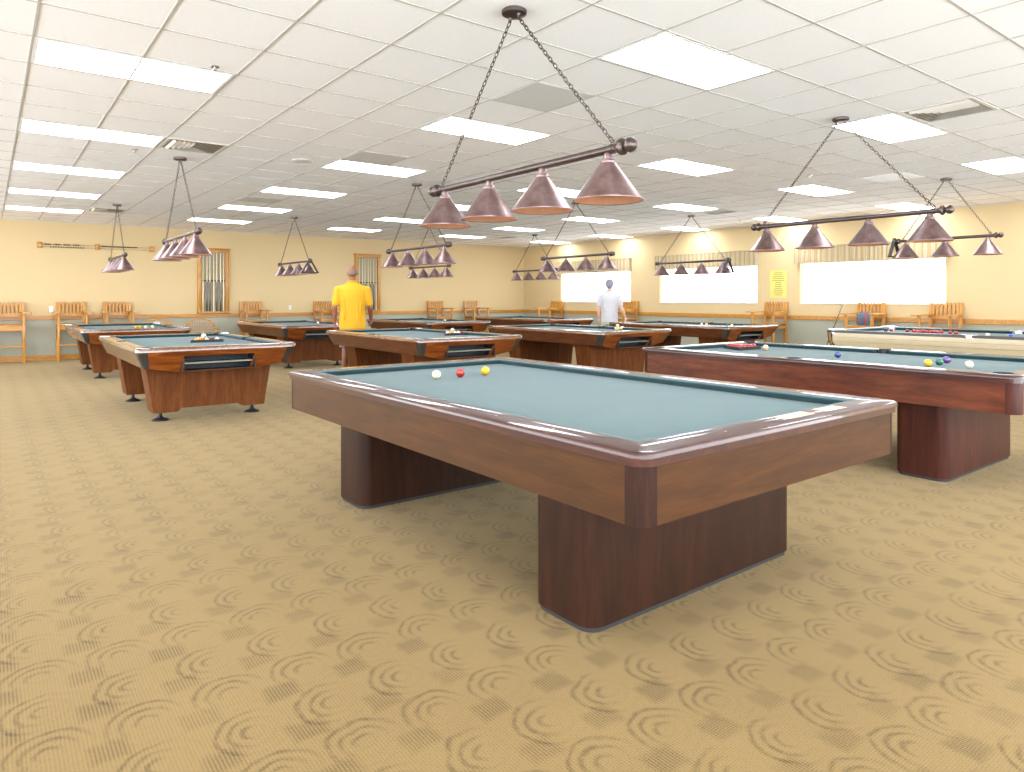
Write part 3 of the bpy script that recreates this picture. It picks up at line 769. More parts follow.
def rack(cx, cy, z, rz, cols, lab, glab, grp, r=R, name='ball_rack', rows=5, oncue=None):
    """triangular tray with packed balls; apex along +y"""
    t = thing(name, lab, 'ball rack', (cx, cy, z), rz)
    s = 2 * r * 1.02; n = rows
    H3 = s * math.sqrt(3) / 2
    pad = 2.2 * r
    y0 = -H3 * (n - 1) / 3
    A = Vector((-(n - 1) * s / 2 - pad * 0.87 - 0.004, y0 - r - 0.006, 0)); B = Vector((-A.x, A.y, 0)); C = Vector((0, y0 + H3 * (n - 1) + pad, 0))
    P = [A, B, C]
    bm = BM()
    for i in range(3):
        p, q = P[i], P[(i + 1) % 3]; d = (q - p).normalized(); nn = Vector((d.y, -d.x, 0)) * 0.012
        slab(bm, [p, q, q + nn, p + nn], (0, 0, 0.034))
    for p in P: lathe(bm, [(0.013, 0.0), (0.013, 0.034)], 10, c=tuple(p))
    obj('frame', bm, M['rubber'], t, 0)
    k = 0; ca, sa = math.cos(rz), math.sin(rz)
    for row in range(n):
        for c in range(n - row):
            x = (c - (n - row - 1) / 2) * s; y = y0 + row * H3
            cn = cols[k % len(cols)]; ball(cx + x * ca - y * sa, cy + x * sa + y * ca, z + 0.0002, cn, (cn + ' ' if len(cols) > 1 else '') + glab, r, grp); k += 1
    if oncue:
        # cue ball resting in the hollow of three racked balls
        x = (1.5 - (n - 1) / 2) * s; y = y0 + H3 / 3
        zz_ = z + r + math.sqrt(max(0, (2 * r) ** 2 - (2 * H3 / 3) ** 2)) - r
        ball(cx + x * ca - y * sa, cy + x * sa + y * ca, zz_ + 0.0003, 'ivory', oncue, r)
rack(6.19, 4.22, z2, 0, ['red'], 'black triangle rack of red balls on the long mahogany pool table', 'red ball packed in the black rack on the long mahogany pool table', 'reds in the rack on the long mahogany table')
z3 = 0.815 - 0.038
POOLC = ['yellow', 'orange', 'white', 'maroon', 'white', 'white', 'purple', 'black', 'green', 'red', 'white', 'blue', 'yellow', 'white', 'red']
rack(2.11, 8.95, z3, 0, POOLC, 'triangle rack of pool balls on the walnut table with the ivory-toned side rail', 'pool ball packed in the rack on the walnut table nearest the empty carpet', 'balls racked on the ivory-toned walnut table', oncue='cue ball lying on top of the racked balls on the walnut pool table')
rack(5.35, 8.45, z3, 0.0, ['ivory', 'orange', 'white', 'white', 'red', 'white', 'yellow', 'blue', 'white', 'maroon', 'white', 'purple', 'yellow', 'black', 'black'], 'triangle rack of pool balls on the table in front of the man in yellow', 'pool ball packed in the rack before the man in yellow', 'balls racked in front of the man in yellow', oncue='cue ball lying on top of the rack before the man in yellow')
for x, y, c, lab in [(8.30, 8.02, 'ivory', 'pale ball at the corner of the ball pile in front of the person in white'), (8.36, 8.02, 'yellow', 'yellow ball of the ball pile in front of the person in white'), (8.33, 8.072, 'ivory', 'cream ball at the back of the pile in front of the person in white'),
                     (8.50, 8.12, 'white', 'white ball just beside the ball pile in front of the person in white'), (8.60, 8.18, 'white', 'white ball farther along from the pile in front of the person in white')]:
    ball(x, y, z3, c, lab)
ball(8.33, 8.037, z3 + 0.0467, 'ivory', 'pale ball lying on top of the pile in front of the person in white')
for x, y, c, lab in [(8.25, 13.35, 'ivory', 'single pale ball on the far pool table near the two back-wall chairs'),
                     (2.05, 13.5, 'yellow', 'yellow ball on the pool table under the score beads'), (2.11, 13.5, 'yellow', 'yellow ball touching the white one under the score beads'), (2.19, 13.42, 'white', 'white ball on the pool table under the score beads'), (2.30, 13.44, 'ivory', 'cream ball on the pool table under the score beads'),
                     (5.35, 13.55, 'white', 'white ball by the far pocket of the table behind the walnut one'), (5.42, 12.78, 'white', 'white ball near the end rail just left of the man in yellow'), (5.52, 12.80, 'black', 'black ball near the end rail just left of the man in yellow'), (5.60, 12.82, 'white', 'white ball nearest the hand of the man in yellow'),
                     (10.9, 8.3, 'white', 'white ball on the table at the middle window, away from the end'), (10.98, 8.25, 'pink', 'pinkish ball next to the white one on the table at the middle window'), (10.75, 7.62, 'green', 'green ball near the end corner of the table at the middle window'), (10.86, 7.60, 'ivory', 'cream ball near the end corner of the table at the middle window')]:
    ball(x, y, z3, c, lab)
zi = 0.86 - 0.04
g = 'red balls scattered on the ivory-sided snooker table'
for k, (x, y) in enumerate([(10.30, 4.55), (10.36, 4.36), (10.42, 4.30), (10.36, 4.24), (10.30, 4.18), (10.42, 4.18), (10.36, 4.12), (10.30, 4.06), (10.42, 4.06), (10.36, 4.00), (10.42, 3.94), (10.30, 3.94), (10.38, 3.82), (10.35, 3.74)]):
    ball(x, y, zi, 'red', 'red ball in the loose line on the ivory-sided snooker table', 0.0262, g)
ball(10.33, 4.64, zi, 'black', 'black ball at the end of the loose line of reds on the ivory-sided table', 0.0262)
ball(9.98, 3.25, zi, 'white', 'white ball by the side pocket of the ivory-sided snooker table', 0.0262)
ball(9.97, 3.00, zi, 'royal', 'bright blue ball on the ivory-sided snooker table', 0.0262)

# ------------------------------------------------------------------ spectator chairs
def make_chair(label, loc, rz):
    """tall slatted chair, back towards +y, seat towards -y"""
    t = thing('spectator_chair', label, 'chair', loc, rz, 'tall wooden spectator chairs along the walls')
    hw = 0.245
    for s in (-1, 1):
        bm = BM(); box(bm, s * hw - 0.023, s * hw + 0.023, -0.30, -0.25, 0, 1.0, 0.004); obj('leg', bm, M['oakv'], t, 30)
        bm = BM(); slab(bm, [(s * hw - 0.022, 0.17, 0), (s * hw + 0.022, 0.17, 0), (s * hw + 0.022, 0.22, 0), (s * hw - 0.022, 0.22, 0)], (0, 0.0, 0.80)); slab(bm, [(s * hw - 0.022, 0.17, 0.80), (s * hw + 0.022, 0.17, 0.80), (s * hw + 0.022, 0.22, 0.80), (s * hw - 0.022, 0.22, 0.80)], (0, 0.055, 0.43)); obj('leg', bm, M['oakv'], t, 30)
        bm = BM(); slab(bm, [(s * (hw - 0.05), 0.23, 1.0), (s * (hw - 0.045), -0.30, 1.0), (s * (hw - 0.02), -0.37, 1.0), (s * (hw + 0.10), -0.37, 1.0), (s * (hw + 0.13), -0.31, 1.0), (s * (hw + 0.10), -0.05, 1.0), (s * (hw + 0.05), 0.23, 1.0)], (0, 0, 0.026)); obj('armrest', bm, M['oak'], t, 0)
        for z in (0.30, 0.66):
            bm = BM(); box(bm, s * hw - 0.014, s * hw + 0.014, -0.26, 0.18, z, z + 0.05); obj('stretcher', bm, M['oak'], t, 0)
    bm = BM(); box(bm, -hw - 0.015, hw + 0.015, -0.29, 0.2, 0.745, 0.785, 0.008); obj('seat', bm, M['oak'], t, 30)
    bm = BM(); box(bm, -hw + 0.02, hw - 0.02, -0.285, -0.262, 0.66, 0.745); obj('seat_rail', bm, M['oak'], t, 0)
    bm = BM(); box(bm, -hw - 0.0, hw + 0.0, -0.31, -0.235, 0.33, 0.36, 0.006); obj('footrest', bm, M['oak'], t, 30)
    b = bpy.data.objects.new('backrest', None)
    def yb(z): return 0.17 + (z - 0.80) / 0.43 * 0.055
    bm = BM(); slab(bm, [(-hw, yb(0.95), 0.93), (hw, yb(0.95), 0.93), (hw, yb(1.0), 1.0), (-hw, yb(1.0), 1.0)], (0, 0.024, 0)); b = obj('backrest', bm, M['oak'], t, 0)
    for k in range(7):
        x = -hw + 0.045 + (2 * hw - 0.09) * k / 6
        bm = BM(); w = 0.019
        slab(bm, [(x - w, yb(0.99) + 0.002, 0.99), (x + w, yb(0.99) + 0.002, 0.99), (x + w * 0.95, yb(1.21), 1.205), (x + w * 0.5, yb(1.235), 1.235), (x - w * 0.5, yb(1.235), 1.235), (x - w * 0.95, yb(1.21), 1.205)], (0, 0.018, 0)); obj('slat', bm, M['oakv'], b, 0)
    bm = BM(); slab(bm, [(-hw, yb(1.15) + 0.022, 1.14), (hw, yb(1.15) + 0.022, 1.14), (hw, yb(1.19) + 0.022, 1.18), (-hw, yb(1.19) + 0.022, 1.18)], (0, 0.018, 0)); obj('top_slat_rail', bm, M['oak'], b, 0)
    return t
yb_ = Y1 - 0.31
c0 = make_chair('tall slatted wooden chair cut off by the picture edge, against the back wall', (0.33, yb_, 0), 0)
for x, lab in [(1.40, 'tall slatted wooden chair with a white cup on its arm, against the back wall'), (2.26, 'tall slatted wooden chair below the score beads, third along the back wall'), (5.14, 'tall wooden chair right of the first cue rack, behind a pool table'),
               (7.0, 'tall wooden chair half hidden by the man in yellow'), (10.40, 'tall back-wall chair past the man in yellow, first of two before the corner'), (11.67, 'tall back-wall chair next to the room corner, second of the two there')]:
    dup(c0, (x, yb_, 0), 0, lab)
xr_ = X1 - 0.31
for y, lab in [(15.72, 'tall wooden chair by the window wall in the far corner'), (12.72, 'tall wooden chair between the first two windows, beside the person in white'), (8.45, 'tall wooden chair below the yellow notice on the window wall'),
               (6.41, 'tall wooden chair holding a folded blue bag, a cue leaning on it'), (5.10, 'tall wooden chair under the end of the window nearest the camera')]:
    dup(c0, (xr_, y, 0), -PI / 2, lab)
# rattan chairs
def rattan(lab, loc):
    t = thing('rattan_chair', lab, 'chair', loc, 0, 'round-backed rattan chairs')
    W2 = 0.31
    bm = BM()
    N = 18
    arc = [(W2 * math.cos(PI * k / N), 0.12 + 0.10 * math.sin(PI * k / N), 0.62 + 0.22 * math.sin(PI * k / N) ** 0.7) for k in range(N + 1)]
    tube(bm, [(W2, -0.25, 0.62)] + arc + [(-W2, -0.25, 0.62)], 0.016, 8); obj('back_hoop', bm, M['oak'], t)
    bm = BM()
    for k in range(1, N):
        p = arc[k]; tube(bm, [(p[0] * 0.92, 0.10 + 0.08 * math.sin(PI * k / N), 0.44), p], 0.006, 6)
    for z in (0.52, 0.6, 0.67, 0.74):
        q = [(W2 * 0.95 * math.cos(PI * k / N), 0.115 + 0.09 * math.sin(PI * k / N), min(z, arc[k][2] - 0.005)) for k in range(N + 1)]
        tube(bm, q, 0.007, 6)
    obj('woven_back', bm, M['oak'], t)
    bm = BM(); loft(bm, [[(x, y - 0.05, 0.40) for x, y in chamfer_rect(0.29, 0.27, 0.12, 6)], [(x, y - 0.05, 0.45) for x, y in chamfer_rect(0.30, 0.28, 0.12, 6)]]); obj('seat', bm, M['oak'], t, 30)
    for sx in (-1, 1):
        for sy in (-1, 1):
            bm = BM(); tube(bm, [(sx * 0.27, -0.05 + sy * 0.22, 0), (sx * 0.25, -0.05 + sy * 0.2, 0.42)], 0.018, 8); obj('leg', bm, M['oak'], t)
        bm = BM(); tube(bm, [(sx * W2, -0.25, 0.62), (sx * 0.27, -0.24, 0.42)], 0.014, 8); obj('arm_post', bm, M['oak'], t)
    return t
r0 = rattan('round-backed rattan chair below the first cue rack', (3.85, 16.62, 0))
dup(r0, (2.98, 16.62, 0), 0, 'round-backed rattan chair mostly hidden behind the pool table under the score beads')

# ------------------------------------------------------------------ cue racks with cues
M['backpan'] = plain('olive_panel', (150, 142, 118), 0.6)
M['cuew'] = wood('maple_cue', (214, 186, 134), (228, 204, 156), (238, 218, 176), 'z', 3, 0.25, 0.4)
M['cueb'] = plain('dark_cue_butt', (70, 48, 38), 0.25, coat=0.4)
def cue_mesh(L=1.45, dark=True):
    bm = BM(); lathe(bm, [(0.0135, 0.0), (0.0145, 0.004), (0.0140, 0.30), (0.0115, 0.66), (0.0100, 0.74), (0.0075, 1.2), (0.0062, L - 0.02), (0.006, L)], 12)
    return bm
def make_cue(name_lab, loc, rot, dark_butt, group=None):
    t = thing('pool_cue', name_lab, 'cue', loc, 0, group); t.rotation_euler = rot
    bm = BM(); lathe(bm, [(0.0105, 0.70), (0.0075, 1.18), (0.0062, 1.44), (0.006, 1.45)], 10); obj('shaft', bm, M['cuew'], t)
    bm = BM(); lathe(bm, [(0.012, 0.0), (0.0145, 0.005), (0.0142, 0.30), (0.0122, 0.60), (0.0105, 0.70)], 10); obj('butt', bm, M['cueb'] if dark_butt else M['cuew'], t)
    return t
def cue_rack(lab, x0, x1, z0, z1, desc):
    t = thing('cue_rack', lab, 'cue rack', ((x0 + x1) / 2, Y1, z0))
    w = (x1 - x0) / 2; H = z1 - z0
    bm = BM(); box(bm, -w + 0.03, w - 0.03, -0.018, -0.001, 0.02, H - 0.05); obj('back_panel', bm, M['backpan'], t, 0)
    for s in (-1, 1):
        bm = BM(); box(bm, s * (w - 0.04) - 0.04, s * (w - 0.04) + 0.04, -0.075, -0.001, 0.02, H - 0.10, 0.004); obj('side_post', bm, M['oakv'], t, 30)
    bm = BM(); box(bm, -w - 0.0, w + 0.0, -0.085, -0.001, H - 0.10, H - 0.03, 0.004); box(bm, -w - 0.03, w + 0.03, -0.10, -0.001, H - 0.03, H, 0.006); obj('cornice', bm, M['oak'], t, 30)
    bm = BM(); box(bm, -w, w, -0.09, -0.001, 0.0, 0.045, 0.004); obj('base_shelf', bm, M['oak'], t, 30)
    bm = BM(); box(bm, -w + 0.08, w - 0.08, -0.045, -0.018, H * 0.49, H * 0.49 + 0.028); obj('clip_rail', bm, M['black'], t, 0)
    n = 7
    for k in range(n):
        x = (x0 + x1) / 2 - w + 0.115 + (2 * w - 0.23) * (k + (0.12 if k % 2 else 0)) / (n - 0.9)
        make_cue('upright cue standing in the cue rack ' + desc, (x, Y1 - 0.063, z0 + 0.0455), (0, 0, 0), k % 3 != 0, 'cues in the rack ' + desc)
cue_rack('oak cue rack on the back wall between score beads and man in yellow', 3.93, 4.63, 0.95, 2.50, 'between the score beads and the man in yellow')
cue_rack('oak wall cue rack on the back wall directly behind the man in yellow', 7.90, 8.64, 0.95, 2.52, 'behind the man in yellow')

# ------------------------------------------------------------------ score beads
t = thing('score_beads', 'strung score counting beads on wooden brackets along the back wall', 'scoreboard', (1.9, Y1, 2.42))
for x in (-1.04, 0.0, 1.07):
    bm = BM(); box(bm, x - 0.05, x + 0.05, -0.02, -0.001, -0.06, 0.07, 0.004); box(bm, x - 0.03, x + 0.03, -0.07, -0.018, -0.045, 0.045, 0.006); obj('bracket', bm, M['oak'], t, 30)
for a, b in ((-1.01, -0.03), (0.03, 1.04)):
    for z in (0.025, -0.028):
        bm = BM(); tube(bm, [(a, -0.05, z), ((a + b) / 2, -0.05, z - 0.004), (b, -0.05, z)], 0.003, 6); obj('wire', bm, M['chain'], t)
bm = BM(); lathe(bm, [(0.004, -0.013), (0.013, -0.009), (0.016, 0.0), (0.013, 0.009), (0.004, 0.013)], 10, axis='x'); bd = obj('bead', bm, M['cueb'], t); bd.location = (-0.95, -0.05, 0.025)
xs = [-0.95 + 0.03 * k + 0.05 * (k // 4) for k in range(16)] + [0.08 + 0.027 * k for k in range(26)]
for x in xs[1:]:
    o = bd.copy(); COL.objects.link(o); o.parent = t; o.location = (x, -0.05, 0.025 - 0.004 * (1 - abs(((x % 1.02) - 0.5) * 2) if x > 0 else 0.5))
for k in range(14):
    o = bd.copy(); COL.objects.link(o); o.parent = t; o.location = (-0.85 + 0.045 * k, -0.05, -0.031)

# ------------------------------------------------------------------ small wall things
bm = BM(); box(bm, -0.036, 0.036, -0.007, 0, -0.058, 0.058, 0.003)
for z in (-0.02, 0.02): lathe(bm, [(0.016, -0.0085), (0.016, -0.006)], 14, c=(0, 0, z), axis='y')
o = obj('wall_outlet', bm, M['offwhite']); o.location = (6.14, Y1, 1.07); tag(o, 'small pale outlet plate on the back wall above the chair rail', 'outlet')
def paper():
    t = NT('yellow_notice'); v = t.coord()
    sp = t.new('ShaderNodeSeparateXYZ'); t.l.new(v, sp.inputs[0])
    y, z = sp.outputs[1], sp.outputs[2]
    ln = t.math('GREATER_THAN', t.math('FRACT', t.math('DIVIDE', z, 0.042)), 0.62)
    vec = t.coord((1, 30, 0)); words = t.noise(vec, 1.6, 2)
    row = t.math('FLOOR', t.math('DIVIDE', z, 0.042))
    rnd = t.math('FRACT', t.math('MULTIPLY', t.math('SINE', t.math('MULTIPLY', row, 12.9898)), 43.758))
    half = t.math('ADD', 0.07, t.math('MULTIPLY', rnd, 0.08))
    inx = t.math('LESS_THAN', t.math('ABSOLUTE', y), half)
    wd = t.math('GREATER_THAN', words, 0.38)
    inz = t.math('LESS_THAN', t.math('ABSOLUTE', z), 0.26)
    f = t.math('MULTIPLY', t.math('MULTIPLY', ln, inx), t.math('MULTIPLY', wd, inz))
    c = t.mix(t.math('MULTIPLY', f, 0.75), lin((212, 198, 106)), lin((110, 100, 50)))
    return t.fin(c, 0.6)
bm = BM(); box(bm, -0.006, 0, -0.2, 0.2, -0.30, 0.30)
o = obj('notice', bm, paper(), None, 0); o.location = (X1, 8.44, 1.62); tag(o, 'yellow sheet of printed rules on the wall between two windows', 'notice')
# cup on the arm of the second chair
t = thing('cup', 'white cup standing on the arm of the second tall chair', 'cup', (1.035, yb_ - 0.15, 1.0262))
bm = BM(); lathe(bm, [(0.03, 0.0), (0.034, 0.05), (0.04, 0.11), (0.036, 0.11), (0.030, 0.01), (0.002, 0.008)], 20, cap=False); lathe(bm, [(0.001, 0.0), (0.03, 0.0)], 20, cap=False); obj('cup_body', bm, M['white'], t)
bm = BM(); lathe(bm, [(0.042, 0.108), (0.043, 0.116), (0.036, 0.122), (0.001, 0.122)], 20, cap=False); obj('lid', bm, M['white'], t)
# bag and cue on the chair by the near window
M['denim'] = plain('blue_grey_canvas', (84, 92, 108), 0.85, var=0.25, scale=40)
M['redfab'] = plain('red_fabric', (172, 60, 52), 0.8, var=0.1)
t = thing('bag', 'folded blue-grey bag with a red strap lying on the tall chair by the window', 'bag', (xr_ - 0.03, 6.41, 0.7855))
bm = BM(); loft(bm, [[(x, y, z) for x, y in chamfer_rect(hx, hy, 0.05, 4)] for hx, hy, z in ((0.11, 0.10, 0.0), (0.13, 0.115, 0.04), (0.13, 0.115, 0.11), (0.11, 0.11, 0.18), (0.06, 0.09, 0.24), (0.02, 0.07, 0.26))]); obj('bag_body', bm, M['denim'], t, 50)
bm = BM(); tube(bm, [(-0.13, -0.07, 0.03), (-0.138, -0.07, 0.10), (-0.12, -0.07, 0.17), (-0.06, -0.06, 0.25), (0.0, -0.05, 0.268)], 0.012, 8); obj('strap', bm, M['redfab'], t)
ct = make_cue('pool cue leaning against the tall chair with the blue bag', (13.02, 6.95, 0.002), (0, 0, 0), True)
tgt = Vector((13.45, 6.79, 1.37)); base = Vector((13.12, 7.16, 0.004)); d = (tgt - base).normalized()
ct.rotation_mode = 'QUATERNION'
for ch in ct.children: ch.data.materials[0] = M['cueb']
ct.rotation_quaternion = Vector((0, 0, 1)).rotation_difference(d); ct.location = base

# ------------------------------------------------------------------ people
def ell(c, rx, ry, n=20):
    return [(c[0] + rx * math.cos(2 * PI * k / n), c[1] + ry * math.sin(2 * PI * k / n), c[2]) for k in range(n)]
def limb(bm, pts, rad, seg=12):
    """closed tapered tube along pts with rounded ends"""
    pts = [Vector(p) for p in pts]
    d0 = (pts[0] - pts[1]).normalized(); d1 = (pts[-1] - pts[-2]).normalized()
    P = [pts[0] + d0 * rad[0] * 0.8, pts[0] + d0 * rad[0] * 0.45] + pts + [pts[-1] + d1 * rad[-1] * 0.45, pts[-1] + d1 * rad[-1] * 0.8]
    Rr = [rad[0] * 0.35, rad[0] * 0.85] + list(rad) + [rad[-1] * 0.85, rad[-1] * 0.35]
    tube(bm, P, Rr, seg)
def blob(bm, c, r, seg=16):
    m = Matrix.Translation(c) @ Matrix.Diagonal((r[0], r[1], r[2], 1))
    bmesh.ops.create_uvsphere(bm, u_segments=seg, v_segments=seg // 2 + 2, radius=1.0, matrix=m)
def hand(bm, wrist, d, palmn, side, s=1.0):
    """palm with four curled fingers and a thumb; d points down the forearm, palmn faces the palm"""
    d = Vector(d).normalized(); pn = Vector(palmn); pn = (pn - d * pn.dot(d)).normalized(); w = d.cross(pn).normalized() * side
    o = Vector(wrist)
    limb(bm, [o, o + d * 0.045 * s, o + d * 0.085 * s], [0.022 * s, 0.026 * s, 0.024 * s], 8)
    for k in (-1, 0, 1): limb(bm, [o + d * 0.03 * s + w * 0.02 * k * s, o + d * 0.09 * s + w * 0.026 * k * s], [0.018 * s, 0.014 * s], 8)
    for k, ln in enumerate((0.070, 0.080, 0.074, 0.058)):
        b = o + d * 0.088 * s + w * (0.030 - 0.020 * k) * s
        p1 = b + (d * 0.9 + pn * 0.35) * ln * 0.45 * s; p2 = p1 + (d * 0.55 + pn * 0.8) * ln * 0.33 * s; p3 = p2 + (d * 0.1 + pn * 0.95) * ln * 0.25 * s
        limb(bm, [b, p1, p2, p3], [0.0095 * s, 0.009 * s, 0.0082 * s, 0.007 * s], 8)
    b = o + d * 0.03 * s + w * 0.024 * s
    limb(bm, [b, b + (d * 0.6 + w * 0.7 + pn * 0.2) * 0.035 * s, b + (d * 0.9 + w * 0.55 + pn * 0.5) * 0.062 * s], [0.014 * s, 0.011 * s, 0.008 * s], 8)
def remeshed(name, bm, mat, parent, vox, it=6):
    o = obj(name, bm, mat, parent, 0)
    m = o.modifiers.new('remesh', 'REMESH'); m.mode = 'VOXEL'; m.voxel_size = vox; m.use_smooth_shade = True
    m2 = o.modifiers.new('smooth', 'SMOOTH'); m2.factor = 0.5; m2.iterations = it
    return o
def person(label, loc, rz, s, skin, shirt, legs, hair, hairstyle, larm, rarm, broad=1.0, long_trousers=False):
    """faces local +y; x to the figure's right is +x.  larm/rarm = (elbow, wrist) for x<0 and x>0"""
    t = thing('person', label, 'person', loc, rz); t.scale = (s, s, s)
    sh = 0.205 * broad
    bm = BM()
    # feet, legs, hips
    for q in (-1, 1):
        limb(bm, [(q * 0.095, 0.0, 0.90), (q * 0.105, 0.012, 0.68), (q * 0.105, 0.012, 0.48), (q * 0.108, -0.012, 0.36), (q * 0.11, -0.012, 0.20), (q * 0.11, -0.01, 0.09)], [0.092, 0.082, 0.058, 0.058, 0.044, 0.036])
        limb(bm, [(q * 0.11, -0.035, 0.045), (q * 0.115, 0.06, 0.04), (q * 0.122, 0.15, 0.03)], [0.040, 0.040, 0.030])
    loft(bm, [ell((0, 0, z), rx * broad, ry) for z, rx, ry in ((0.84, 0.12, 0.10), (0.90, 0.165, 0.115), (0.98, 0.165, 0.115), (1.08, 0.15, 0.105), (1.20, 0.165, 0.11), (1.32, 0.18, 0.115), (1.42, 0.165, 0.095), (1.48, 0.10, 0.07), (1.50, 0.06, 0.055))])
    limb(bm, [(0, -0.005, 1.44), (0, 0.005, 1.50), (0, 0.015, 1.58)], [0.062, 0.058, 0.058])
    # head with face
    blob(bm, (0, 0.012, 1.690), (0.074, 0.092, 0.098), 20); blob(bm, (0, 0.030, 1.620), (0.056, 0.064, 0.060), 16)
    blob(bm, (0, 0.108, 1.662), (0.013, 0.020, 0.020), 10); limb(bm, [(0, 0.098, 1.70), (0, 0.112, 1.665)], [0.008, 0.012], 8)
    blob(bm, (0, 0.092, 1.618), (0.024, 0.010, 0.008), 10); blob(bm, (0, 0.082, 1.585), (0.024, 0.016, 0.016), 10)
    for q in (-1, 1):
        blob(bm, (q * 0.078, 0.0, 1.668), (0.010, 0.020, 0.032), 12); blob(bm, (q * 0.033, 0.088, 1.712), (0.022, 0.012, 0.008), 10)
    for q, (el, wr) in ((-1, larm), (1, rarm)):
        S = Vector((q * (sh - 0.012), 0, 1.405)); E = Vector(el); W_ = Vector(wr)
        limb(bm, [S, S.lerp(E, 0.5), E], [0.046, 0.048, 0.041])
        limb(bm, [E, E.lerp(W_, 0.35), W_], [0.042, 0.042, 0.027])
        d = (W_ - E).normalized()
        hand(bm, W_, d, Vector((-q, 0.2, 0)), -1 if q > 0 else 1)
    body = remeshed('body', bm, skin, t, 0.008, 5)
    # eyes
    for q in (-1, 1):
        bm = BM(); blob(bm, (q * 0.033, 0.094, 1.694), (0.012, 0.009, 0.009), 10); obj('eye', bm, M['white'], t)
    # shirt
    bm = BM()
    loft(bm, [ell((0, yo, z), rx * broad, ry, 28) for z, rx, ry, yo in ((0.785, 0.188, 0.138, 0.0), (0.885, 0.190, 0.138, 0.0), (0.96, 0.186, 0.138, 0), (1.08, 0.176, 0.132, 0), (1.20, 0.186, 0.132, 0), (1.32, 0.202, 0.134, -0.004), (1.40, 0.202, 0.116, -0.006), (1.445, 0.178, 0.098, -0.006), (1.482, 0.128, 0.084, -0.004), (1.510, 0.080, 0.072, 0.0), (1.535, 0.068, 0.068, 0.004))])
    for q, (el, wr) in ((-1, larm), (1, rarm)):
        S = Vector((q * (sh - 0.02), 0, 1.412)); E = Vector(el)
        limb(bm, [S + Vector((-q * 0.06, 0, 0.0)), S + Vector((q * 0.016, 0, -0.012)), S.lerp(E, 0.35) + Vector((q * 0.005, 0, 0)), S.lerp(E, 0.80)], [0.068, 0.074, 0.067, 0.061], 16)
    for k in range(6):                                  # soft folds across the back
        x = -0.12 + 0.05 * k
        limb(bm, [(x * broad, -0.118, 1.24 - 0.02 * (k % 3)), (x * 0.85 * broad, -0.130, 1.08), (x * 0.95 * broad, -0.134, 0.93)], [0.008, 0.012, 0.008], 6)
    remeshed('shirt', bm, shirt, t, 0.010, 7)
    bm = BM(); tube(bm, [(0.07 * math.cos(a), 0.004 + 0.068 * math.sin(a), 1.528 + 0.012 * math.sin(a + PI)) for a in [2 * PI * k / 20 for k in range(21)]], 0.013, 8); obj('collar', bm, shirt, t)
    # shorts or trousers
    bm = BM()
    zb = 0.10 if long_trousers else 0.50
    loft(bm, [ell((0, 0, z), rx * broad, ry, 24) for z, rx, ry in ((0.74, 0.178, 0.124), (0.86, 0.184, 0.130), (0.95, 0.182, 0.130), (1.0, 0.176, 0.126))])
    for q in (-1, 1):
        tube(bm, [(q * 0.095, 0, 0.90), (q * 0.10, 0.008, 0.74), (q * 0.106, 0.008, max(zb, 0.60)), (q * 0.108, 0.0, zb)], [0.104, 0.102, 0.096 if not long_trousers else 0.084, 0.098 if not long_trousers else 0.066], 16)
    remeshed('trousers' if long_trousers else 'shorts', bm, legs, t, 0.010, 6)
    for q in (-1, 1):                                   # shoes
        bm = BM(); limb(bm, [(q * 0.11, -0.045, 0.046), (q * 0.115, 0.05, 0.046), (q * 0.122, 0.16, 0.036)], [0.046, 0.049, 0.036], 14)
        for v in bm.verts: v.co.z = max(v.co.z, 0.002)
        obj('shoe', bm, M['white'] if not long_trousers else M['black'], t)
    # hair
    bm = BM()
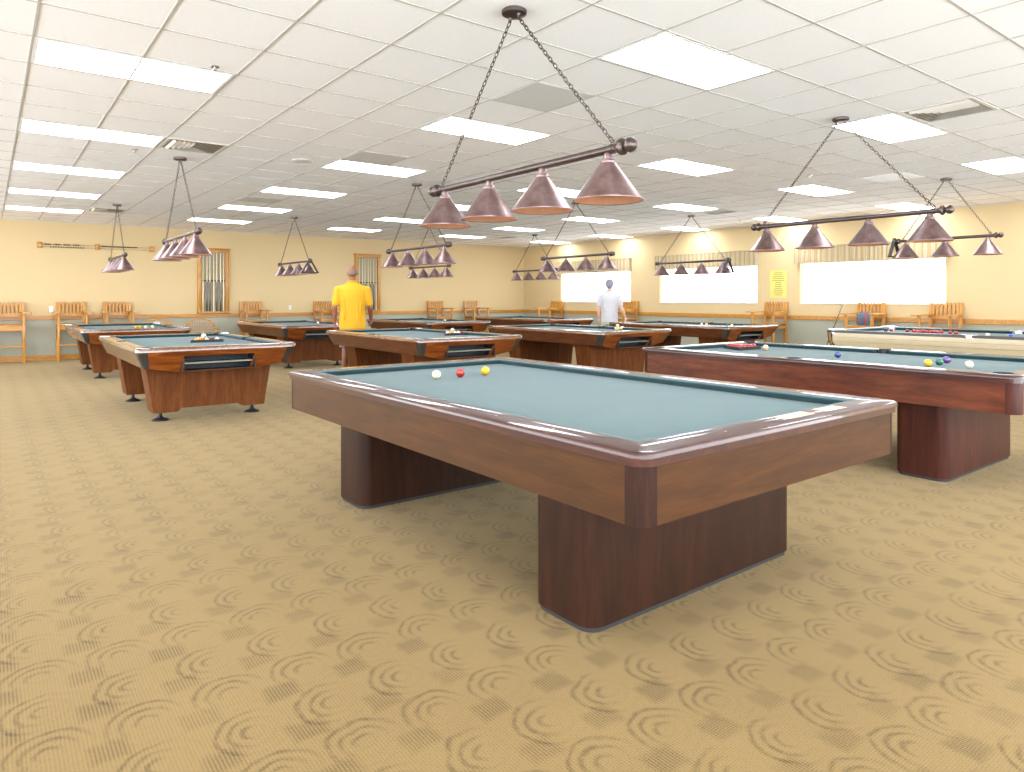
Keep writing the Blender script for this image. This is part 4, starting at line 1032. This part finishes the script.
    if hairstyle == 'fringe':                           # short grey hair round the back and sides of a bald head
        for k in range(-8, 9):
            a = -PI / 2 + k * 0.19
            blob(bm, (0.071 * math.cos(a), 0.010 + 0.088 * math.sin(a), 1.672 - 0.008 * abs(k) / 8), (0.012, 0.012, 0.040), 8)
        remeshed('hair', bm, hair, t, 0.006, 4)
    else:
        blob(bm, (0, -0.006, 1.712), (0.100, 0.108, 0.100), 20); blob(bm, (0, -0.045, 1.650), (0.086, 0.066, 0.072), 16)
        for q in (-1, 1): blob(bm, (q * 0.072, -0.01, 1.69), (0.026, 0.055, 0.062), 12)
        remeshed('hair', bm, hair, t, 0.007, 4)
    return t
M['skin_dark'] = plain('brown_skin', (132, 84, 60), 0.5, var=0.05)
M['skin_light'] = plain('light_skin', (218, 174, 148), 0.5, var=0.04)
M['yellow_knit'] = plain('yellow_knit', (206, 152, 22), 0.85, var=0.04, scale=120)
M['white_knit'] = plain('white_knit', (184, 181, 184), 0.85, var=0.03, scale=120)
M['grey_short'] = plain('blue_grey_cotton', (132, 138, 156), 0.85, var=0.06, scale=90)
M['olive_short'] = plain('pale_olive_cotton', (178, 178, 152), 0.85, var=0.06, scale=90)
M['hair_grey'] = plain('grey_hair', (118, 92, 76), 0.6, var=0.1, scale=150)
M['hair_white'] = plain('white_grey_hair', (118, 118, 132), 0.6, var=0.08, scale=150)
D1 = 11.15; R1 = (352.5 - 512) / F * D1
P1 = (D1 * SN + R1 * CS, D1 * CS - R1 * SN)
person('man in a yellow polo shirt and grey shorts seen from behind at a pool table', (P1[0], P1[1], 0), -YAW + 0.20, 1.03, M['skin_dark'], M['yellow_knit'], M['grey_short'], M['hair_grey'], 'fringe',
       ((-0.272, -0.03, 1.13), (-0.272, 0.05, 0.88)), ((0.272, 0.0, 1.13), (0.285, 0.16, 0.94)), broad=1.10)
D2 = 15.5; R2 = (609.5 - 512) / F * D2
P2 = (D2 * SN + R2 * CS, D2 * CS - R2 * SN)
person('person in a white shirt with short grey hair, seen from behind before the window', (P2[0], P2[1], 0), -YAW - 0.12, 0.965, M['skin_light'], M['white_knit'], M['olive_short'], M['hair_white'], 'full',
       ((-0.265, -0.02, 1.13), (-0.25, 0.08, 0.90)), ((0.27, -0.02, 1.14), (0.36, 0.10, 0.92)), broad=1.05)

# ------------------------------------------------------------------ daylight
w = bpy.data.worlds.new('sky'); sc.world = w; w.use_nodes = True
bg = w.node_tree.nodes['Background']; bg.inputs[0].default_value = (0.88, 0.94, 1.0, 1); bg.inputs[1].default_value = 5.4
